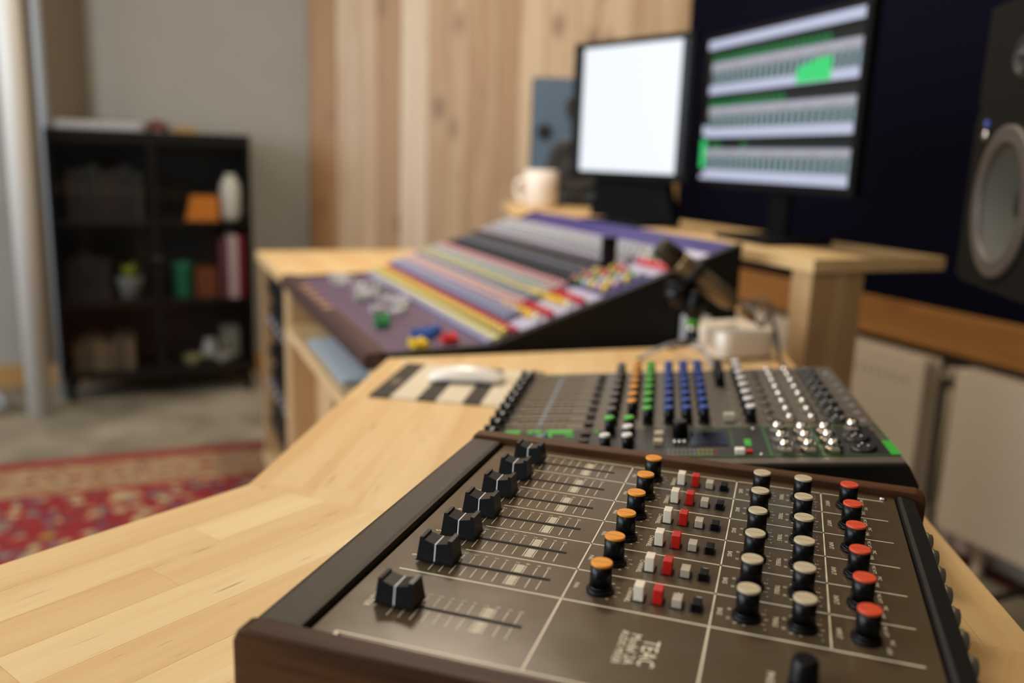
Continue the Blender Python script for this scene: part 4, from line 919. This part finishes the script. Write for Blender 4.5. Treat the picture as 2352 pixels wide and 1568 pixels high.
# legend dots and words
g = MB()
for uu in (0.139, 0.158, 0.1765, 0.1965, 0.2140, 0.2315):
    for v in rowv[:9]:
        for dv_ in (-0.008, -0.003, 0.003, 0.008): g.box(uu*MK-0.0008, uu*MK+0.0008, (v+dv_)*MK-0.0010, (v+dv_)*MK+0.0010, 0.0002, 0.0005)
for i, v in enumerate(rowv[:9]):
    g.box(0.252*MK, 0.258*MK, (v-0.008)*MK, (v-0.006)*MK, 0.0002, 0.0005)
mkp('legend_dot', g, M_ivory, 0, 0, kind='stuff')
# buttons near display
for (u, v, m_) in ((0.178, 0.062, M_cream), (0.1775, 0.038, M_cream), (0.2497, 0.0031+0.006, M_white)):
    mkp('button', MB().box(-0.0045, 0.0045, -0.004, 0.004, 0.0005, 0.006, ch=0.001), m_, u, v)
mkp('button', MB().box(-0.006, 0.006, -0.0045, 0.0045, 0.0005, 0.009, ch=0.0015), M_greyb, 0.2475, 0.112, label='pale square button')
mkp('button', MB().box(-0.003, 0.003, -0.003, 0.003, 0.0005, 0.004, ch=0.0008), M_red, 0.2578, 0.010, label='small red button')
for i in range(3): mkp('button', MB().lathe([(0.002, 0.0005), (0.0018, 0.006)], 10), M_metal, 0.193+i*0.0045, 0.036)
# jacks
jack = MB()
jack.lathe([(0.0062, 0.0003), (0.0062, 0.003), (0.0052, 0.0042)], 6, 0, None, False); jack.lathe([(0.0046, 0.004), (0.0046, 0.0062), (0.0042, 0.0075), (0.0034, 0.0084), (0.0028, 0.0087)], 20, 0); jack.lathe([(0.0027, 0.00855), (0.0027, 0.0087)], 14, 1)
jackme = jack.mesh('jack_socket', [mat('bright_nickel', (240, 232, 220), 0.13, 1.0), M_hole])
jbig = MB(); jbig.v = [(x*1.35, y*1.35, z*1.5) for x, y, z in jack.v]; jbig.f = jack.f; jbig.m = jack.m; jbig.sm = jack.sm; jbigme = jbig.mesh('jack_socket', [mat('bright_nickel', (240, 232, 220), 0.13, 1.0), M_hole])
sm = MB(); sm.lathe([(0.0050, 0.0003), (0.0048, 0.0026), (0.0036, 0.003)], 20, 0); sm.lathe([(0.0022, 0.003), (0.0022, 0.0031)], 12, 1); smme = sm.mesh('jack_socket', [mat('satin_metal', (120, 114, 106), 0.35, 0.8), M_hole])
for v in rowv[:8]: mkp('jack_socket', smme, None, 0.2885, v+0.004); mkp('jack_socket', jackme, None, 0.3057, v); mkp('jack_socket', jackme, None, 0.3262, v-0.001)
for u, v in ((0.2855, 0.063), (0.285, 0.034), (0.2853, 0.008), (0.3062, 0.0583), (0.306, 0.034), (0.3052, 0.008), (0.3266, 0.0573), (0.3258, 0.034), (0.3259, 0.008), (0.3529, 0.066)):
    mkp('jack_socket', jbigme, None, u+0.004, v+0.004)
xl = MB()
n = 28
xl.lathe([(0.0118, 0.0003), (0.0118, 0.0022), (0.0098, 0.0030)], n, 0); xl.lathe([(0.0094, 0.0031), (0.0094, 0.0033)], n, 1)
for i in range(3): a = rad(90+120*i); xl.lathe([(0.0015, 0.0033), (0.0014, 0.0052)], 8, 2, Matrix.Translation((0.0048*math.cos(a), 0.0048*math.sin(a), 0)))
xlme = xl.mesh('xlr_socket', [mat('xlr_black', (10, 10, 11), 0.35), M_hole, M_metal])
for v in rowv[:8]: mkp('xlr_socket', xlme, None, 0.3500, v); 
for v in (0.047, 0.019): mkp('xlr_socket', xlme, None, 0.356, v)
for v in (0.294, 0.2721, 0.2401, 0.215, 0.1818, 0.1551, 0.1298, 0.102, 0.0741): mkp('channel_number', MB().box(-0.003, 0.003, -0.004, 0.004, 0.0002, 0.0006, ch=0.0001), mat('dusty_label', (128, 116, 120), 0.7), 0.3735, v+0.004)
for u, v in ((0.012, 0.008), (0.20, 0.083), (0.268, 0.083), (0.268, 0.006), (0.372, 0.30), (0.012, 0.315), (0.34, 0.094)): mkp('screw', MB().lathe([(0.0022, 0.0005), (0.0018, 0.0016), (0.0008, 0.002)], 12), M_metal, u, v)

# ------------------------------------------------------------------ brown six-channel mixer in the foreground
ZP = 0.085          # panel height over desk
tm = thing('six_channel_mixer', 'vintage brown six-channel mixer with walnut cheeks, in sharp focus in front', 'mixer', (0, 0, DZ))
def tp(name, mb, mats, loc=None, **p): return mb.build(name, mats, tm, loc, None, **p)
tp('chassis', MB().prof_y([(-0.119, 0.006), (-0.119, ZP-0.003), (0.222, ZP-0.003), (0.222, 0.012), (0.21, 0.006)], -0.0900, 0.2520), M_blackmat)
tp('control_panel', MB().box(-0.1185, 0.2055, -0.0900, 0.2520, ZP-0.0028, ZP, ch=0.0004), M_panel)
tp('armrest', MB().box(-0.1500, -0.1215, -0.0900, 0.2520, 0.010, ZP+0.0035, ch=0.0042), M_leather, label='padded black leatherette armrest')
g = MB().prof_y([(0.2065, ZP-0.0025), (0.2075, ZP+0.0022), (0.2100, ZP+0.003), (0.2200, ZP+0.001), (0.2215, ZP-0.0025)], -0.0900, 0.2520); tp('rear_cover', g, M_blackmat)
def cheek(y0, y1):
    g = MB(); pr_ = [(-0.1520, 0.004), (-0.1520, ZP-0.001), (-0.1490, ZP+0.0055), (-0.144, ZP+0.0065), (0.2215, ZP+0.0065), (0.2275, ZP+0.0045), (0.2290, ZP-0.002), (0.2290, 0.03), (0.2200, 0.004)]
    g.prof_y(pr_, y0, y1)
    o_ = tp('wooden_cheek', g, walnut); bv = o_.modifiers.new('bevel', 'BEVEL'); bv.width = 0.0014; bv.segments = 2; return o_
cheek(-0.1050, -0.0902); cheek(0.2522, 0.2668)
for xx in (-0.13, 0.20):
    for yy in (-0.085, 0.245): tp('rubber_foot', MB().lathe([(0.008, 0.0004), (0.009, 0.0058)], 16), M_black, (xx, yy, 0))
# print
T = ZP+0.00012; lines = MB()
def ln(x0, x1, y0, y1, m=0): lines.box(x0, x1, y0, y1, T-0.00008, T+0.00004, m)
hw = 0.00038
YC = [0.0195+0.04*i for i in range(6)]      # channel 6 .. 1
for i in range(7):
    y = 0.04*i; x0 = -0.1045 if i == 0 else -0.0755
    if i: ln(x0, -0.0008, y-hw, y+hw); ln(0.0008, 0.0855-0.0008, y-hw, y+hw); ln(0.0855+0.0008, 0.1503-0.0008, y-hw, y+hw); ln(0.1503+0.0008, 0.1966, y-hw, y+hw)
    else: ln(x0, 0.1966, y-hw*1.3, y+hw*1.3)
ln(-0.1053, 0.1966, -0.0788-hw*1.3, -0.0788+hw*1.3)
for i in range(6):
    for x in (0.0, 0.0855, 0.1503): ln(x-hw, x+hw, 0.04*i+0.0012, 0.04*(i+1)-0.0012)
for x in (0.0, 0.0855): ln(x-hw*1.3, x+hw*1.3, -0.0788, 0)
texts = []; AT = -PI/2
def tx(s_, x, y, size, sxm=1.0): texts.append((s_, x, y, T+0.00002, (size*sxm, size), AT))
def scale_marks(yc):
    for kx in range(0, 11):
        x = -0.0171-0.007*(10-kx); w_ = 0.00022
        ln(x-w_, x+w_, yc+0.0022, yc+0.0128); ln(x-w_, x+w_, yc-0.0150, yc-0.0030)
        if kx not in (7,): tx(str(kx), x, yc+0.0152, 0.0036, 0.9)
    tx('7', -0.0381, yc+0.0152, 0.0036, 0.9)
    for y0, y1 in ((yc+0.0022, yc+0.0128), (yc-0.0150, yc-0.0030)):
        for kx in range(14): x = -0.0370+kx*0.00036; ln(x, x+0.00021, y0, y1)
for yc in YC+[-0.0391]: scale_marks(yc)
for i, yc in enumerate(YC): tx(str(6-i), -0.1035, yc+0.001, 0.0052)
tx('MASTER', -0.1030, -0.0390, 0.0056)
for yc in YC:
    tx('PAN', 0.0042, yc, 0.0038, 0.95); tx('CHANNEL', 0.0366, yc, 0.0042, 0.95)
    for s_, dx, dy in (('2', 0.0092, 0.0060), ('0', 0.0108, 0.0), ('2', 0.0092, -0.0058), ('4', 0.0055, -0.0100), ('4', 0.0055, 0.0100)): tx(s_, 0.0197+dx, yc+dy, 0.0030)
    tx('2', 0.0655, yc+0.0127, 0.0046); tx('1', 0.0765, yc+0.0125, 0.0046); tx('4', 0.0431, yc+0.0135, 0.0042); tx('3', 0.0543, yc+0.0135, 0.0042)
    tx('BASS', 0.0896, yc, 0.0042, 0.95); tx('TREBLE', 0.1207, yc, 0.0040, 0.92); tx('INPUT', 0.1548, yc, 0.0042, 0.95)
    for cx in (0.1047, 0.1353):
        for s_, dx, dy in (('10', -0.0101, 0.0052), ('10', -0.0101, -0.0056), ('8', -0.006, -0.0100), ('4', -0.001, -0.0112), ('8', -0.006, 0.0100), ('-', 0.0105, 0.0112), ('2', 0.0093, 0.0056), ('0', 0.0108, -0.0004), ('2', 0.0093, -0.0060), ('+', 0.0105, -0.0116)):
            tx(s_, cx+dx, yc+dy, 0.0031)
    tx('MIC ATT', 0.1800, yc+0.0118, 0.0031); tx('MIC', 0.1824, yc-0.0002, 0.0033); tx('LINE', 0.1800, yc-0.0098, 0.0033)
tx('TEAC', 0.0575, -0.0395, 0.0125, 0.86); tx('Model 2A', 0.0487, -0.0380, 0.0082, 0.95); tx('AUDIO MIXER', 0.0425, -0.0380, 0.0062, 0.86); tx('PHONES', 0.1195, -0.0440, 0.0056)
tp('panel_line', lines, M_print)
tp('panel_lettering', text_mesh('t', [t for t in texts if t[4][1] < 0.006 and t[0] != 'PHONES'], M_print), M_print, kind='stuff')
for t in texts:
    if t[4][1] >= 0.006: tp('name_lettering', text_mesh('t', [t], M_print), M_print)
tp('name_lettering', text_mesh('t', [t for t in texts if t[0] == 'PHONES'], M_print), M_print)
# faders
slot = MB().box(-0.0980, -0.0124, -0.0011, 0.0011, ZP+0.00004, ZP+0.0003).mesh('fader_slot', [M_hole])
capg = MB()
def cap_mesh():
    g = MB(); zb_, zt = 0.0026, 0.0168
    def sec(y, hwid_b, hwid_t, yt):   # profile in x at the cap's two long faces
        pass
    # outline in x,z for the top; ridges at both ends, shallow V between
    B = [(-0.0122, zb_), (0.0122, zb_)]
    TP = [(0.0108, zt), (0.0082, zt+0.0003), (0.0080, zt-0.0018), (0.0006, zt-0.0034), (-0.0006, zt-0.0034), (-0.0080, zt-0.0014), (-0.0082, zt+0.0003), (-0.0108, zt)]
    P = B + TP; n_ = len(P)
    def half(x, z): t_ = (z-zb_)/(zt-zb_); return 0.0084 + (0.0062-0.0084)*t_
    f_ = [(x, -half(x, z), z) for x, z in P]; k_ = [(x, half(x, z), z) for x, z in P]
    g.add(f_+k_, [list(range(n_)), list(range(n_, 2*n_))[::-1]] + [((i+1) % n_, i, n_+i, n_+(i+1) % n_) for i in range(n_)])
    g.box(-0.0126, 0.0126, -0.0088, 0.0088, zb_-0.0008, zb_+0.0002)
    g.box(-0.0030, 0.0030, -0.0005, 0.0005, 0.0002, zb_)
    # white index line over the dip and down both faces
    zz = zt-0.0034; e_ = 0.00012
    g.add([(-0.0004, -half(0, zz)-e_, zz+e_), (0.0004, -half(0, zz)-e_, zz+e_), (0.0004, half(0, zz)+e_, zz+e_), (-0.0004, half(0, zz)+e_, zz+e_)], [(0, 1, 2, 3)], 1)
    for sg in (-1, 1):
        a_ = [(-0.0004, sg*(half(0, zz)+e_), zz+e_), (0.0004, sg*(half(0, zz)+e_), zz+e_), (0.0004, sg*(half(0, zb_)+e_), zb_), (-0.0004, sg*(half(0, zb_)+e_), zb_)]
        g.add(a_, [(0, 1, 2, 3) if sg > 0 else (3, 2, 1, 0)], 1)
    return g.mesh('fader_cap', [M_blackcap, M_line])
capme = cap_mesh()
for yc in YC+[-0.0391]:
    link('fader_slot', slot, tm, (0, yc, 0)); link('fader_cap', capme, tm, (-0.0858, yc, ZP))
# knobs
def tknob(h=0.0190, cap=0.0016):
    g = MB(); r = 0.00645
    g.lathe([(r*1.31, 0.0004), (r*1.31, 0.0020)], 48, 0); g.lathe([(r*1.31, 0.00201), (r*1.22, 0.0028)], 48, 0)
    g.lathe([(r*1.10, 0.0028), (r*1.03, 0.0042)], 48, 0); g.lathe([(r*1.03, 0.00421), (r*1.0, h-cap)], 72, 0, None, True, 0.03)
    return g.mesh('knob', [M_black])
tk = tknob()
def capk(col):
    g = MB(); h = 0.0190; r = 0.0065
    g.lathe([(r*1.0, h-0.00155), (r*1.0, h-0.0003)], 40, 0); g.lathe([(r*1.0, h-0.0003), (r*0.965, h)], 40, 0)
    g.box(-r*0.93, r*0.93, -0.00018, 0.00018, h-0.0001, h+0.00004, 1)
    return g.mesh('knob_cap', [col, mat('groove_%s' % col.name, tuple(int(255*(c**(1/2.2))*0.62) for c in col.node_tree.nodes['Principled BSDF'].inputs['Base Color'].default_value[:3]), 0.6)])
CK = {n: capk(m_) for n, m_ in dict(orange=M_orange, cream=M_cream, red=M_redcap).items()}
def knob_at(x, y, col, lab):
    k_ = link('knob', tk, tm, (x, y-0.0018, ZP), (0, 0, random.uniform(-0.1, 0.1)))
    c_ = link('knob_cap', CK[col], k_, (0, 0, 0), None); c_['label'] = lab
for yc in YC:
    knob_at(0.0195, yc, 'orange', 'orange knob cap'); knob_at(0.1047, yc, 'cream', 'cream knob cap'); knob_at(0.1353, yc, 'cream', 'cream knob cap'); knob_at(0.1688, yc, 'red', 'orange-red knob cap')
k_ = link('knob', MB().lathe([(0.0080, 0.0004), (0.0072, 0.004), (0.0066, 0.0135), (0.0055, 0.0150)], 40, 0, None, True, 0.03).mesh('knob', [M_black]), tm, (0.1353, -0.0395, ZP), None); k_['label'] = 'plain black headphone level knob'
# push buttons
def btn(h, m_):
    g = MB(); g.box(-0.00285, 0.00285, -0.0045, 0.0045, 0.0003, h, ch=0.0005); return g.mesh('push_button', [m_])
well = MB().box(-0.0040, 0.0040, -0.0056, 0.0056, ZP+0.00004, ZP+0.00025).mesh('button_opening', [M_hole])
for nm, x, h, m_ in (('white push button', 0.0431, 0.0098, M_white), ('red push button', 0.0543, 0.0094, M_red), ('pressed grey push button', 0.0655, 0.0055, M_greyb), ('pressed black push button', 0.0766, 0.0050, M_black)):
    me = btn(h, m_)
    for yc in YC:
        link('push_button', me, tm, (x, yc-0.002, ZP), None, label=nm); link('button_opening', well, tm, (x, yc-0.002, 0))
# screws
sc = MB().lathe([(0.0030, 0.0001), (0.0027, 0.0010), (0.0014, 0.0016)], 20)
scm = sc.mesh('screw', [M_metal])
for x, y in ((-0.1030, -0.0830), (0.1966, 0.2455), (-0.1030, 0.2440), (0.1966, -0.0830)): link('screw', scm, tm, (x, y, ZP))
# rear sockets sticking out of the back
rs = MB(); Xr = Matrix.Rotation(PI/2, 4, 'Y')
rs.lathe([(0.0068, 0.0), (0.0068, 0.0022), (0.0060, 0.0030), (0.0056, 0.0052), (0.0040, 0.0058)], 20, 0, Xr)
rsm = rs.mesh('rear_socket', [mat('pewter_metal', (150, 144, 130), 0.45, 0.6)])
for i in range(11): link('rear_socket', rsm, tm, (0.2224, 0.1978-0.0285*i+0.004, ZP-0.012))

# cable near the floor on the right
o = MB().tube(smooth_curve([(0.95, 1.55, 0.35), (0.83, 1.72, 0.22), (0.72, 1.80, 0.08), (0.60, 1.84, 0.012), (0.45, 1.80, 0.010)], 8), 0.010, 8).build('floor_cable', M_blackmat)
tag(o, 'thick black cable drooping to the floor in front of the right radiator', 'cable')
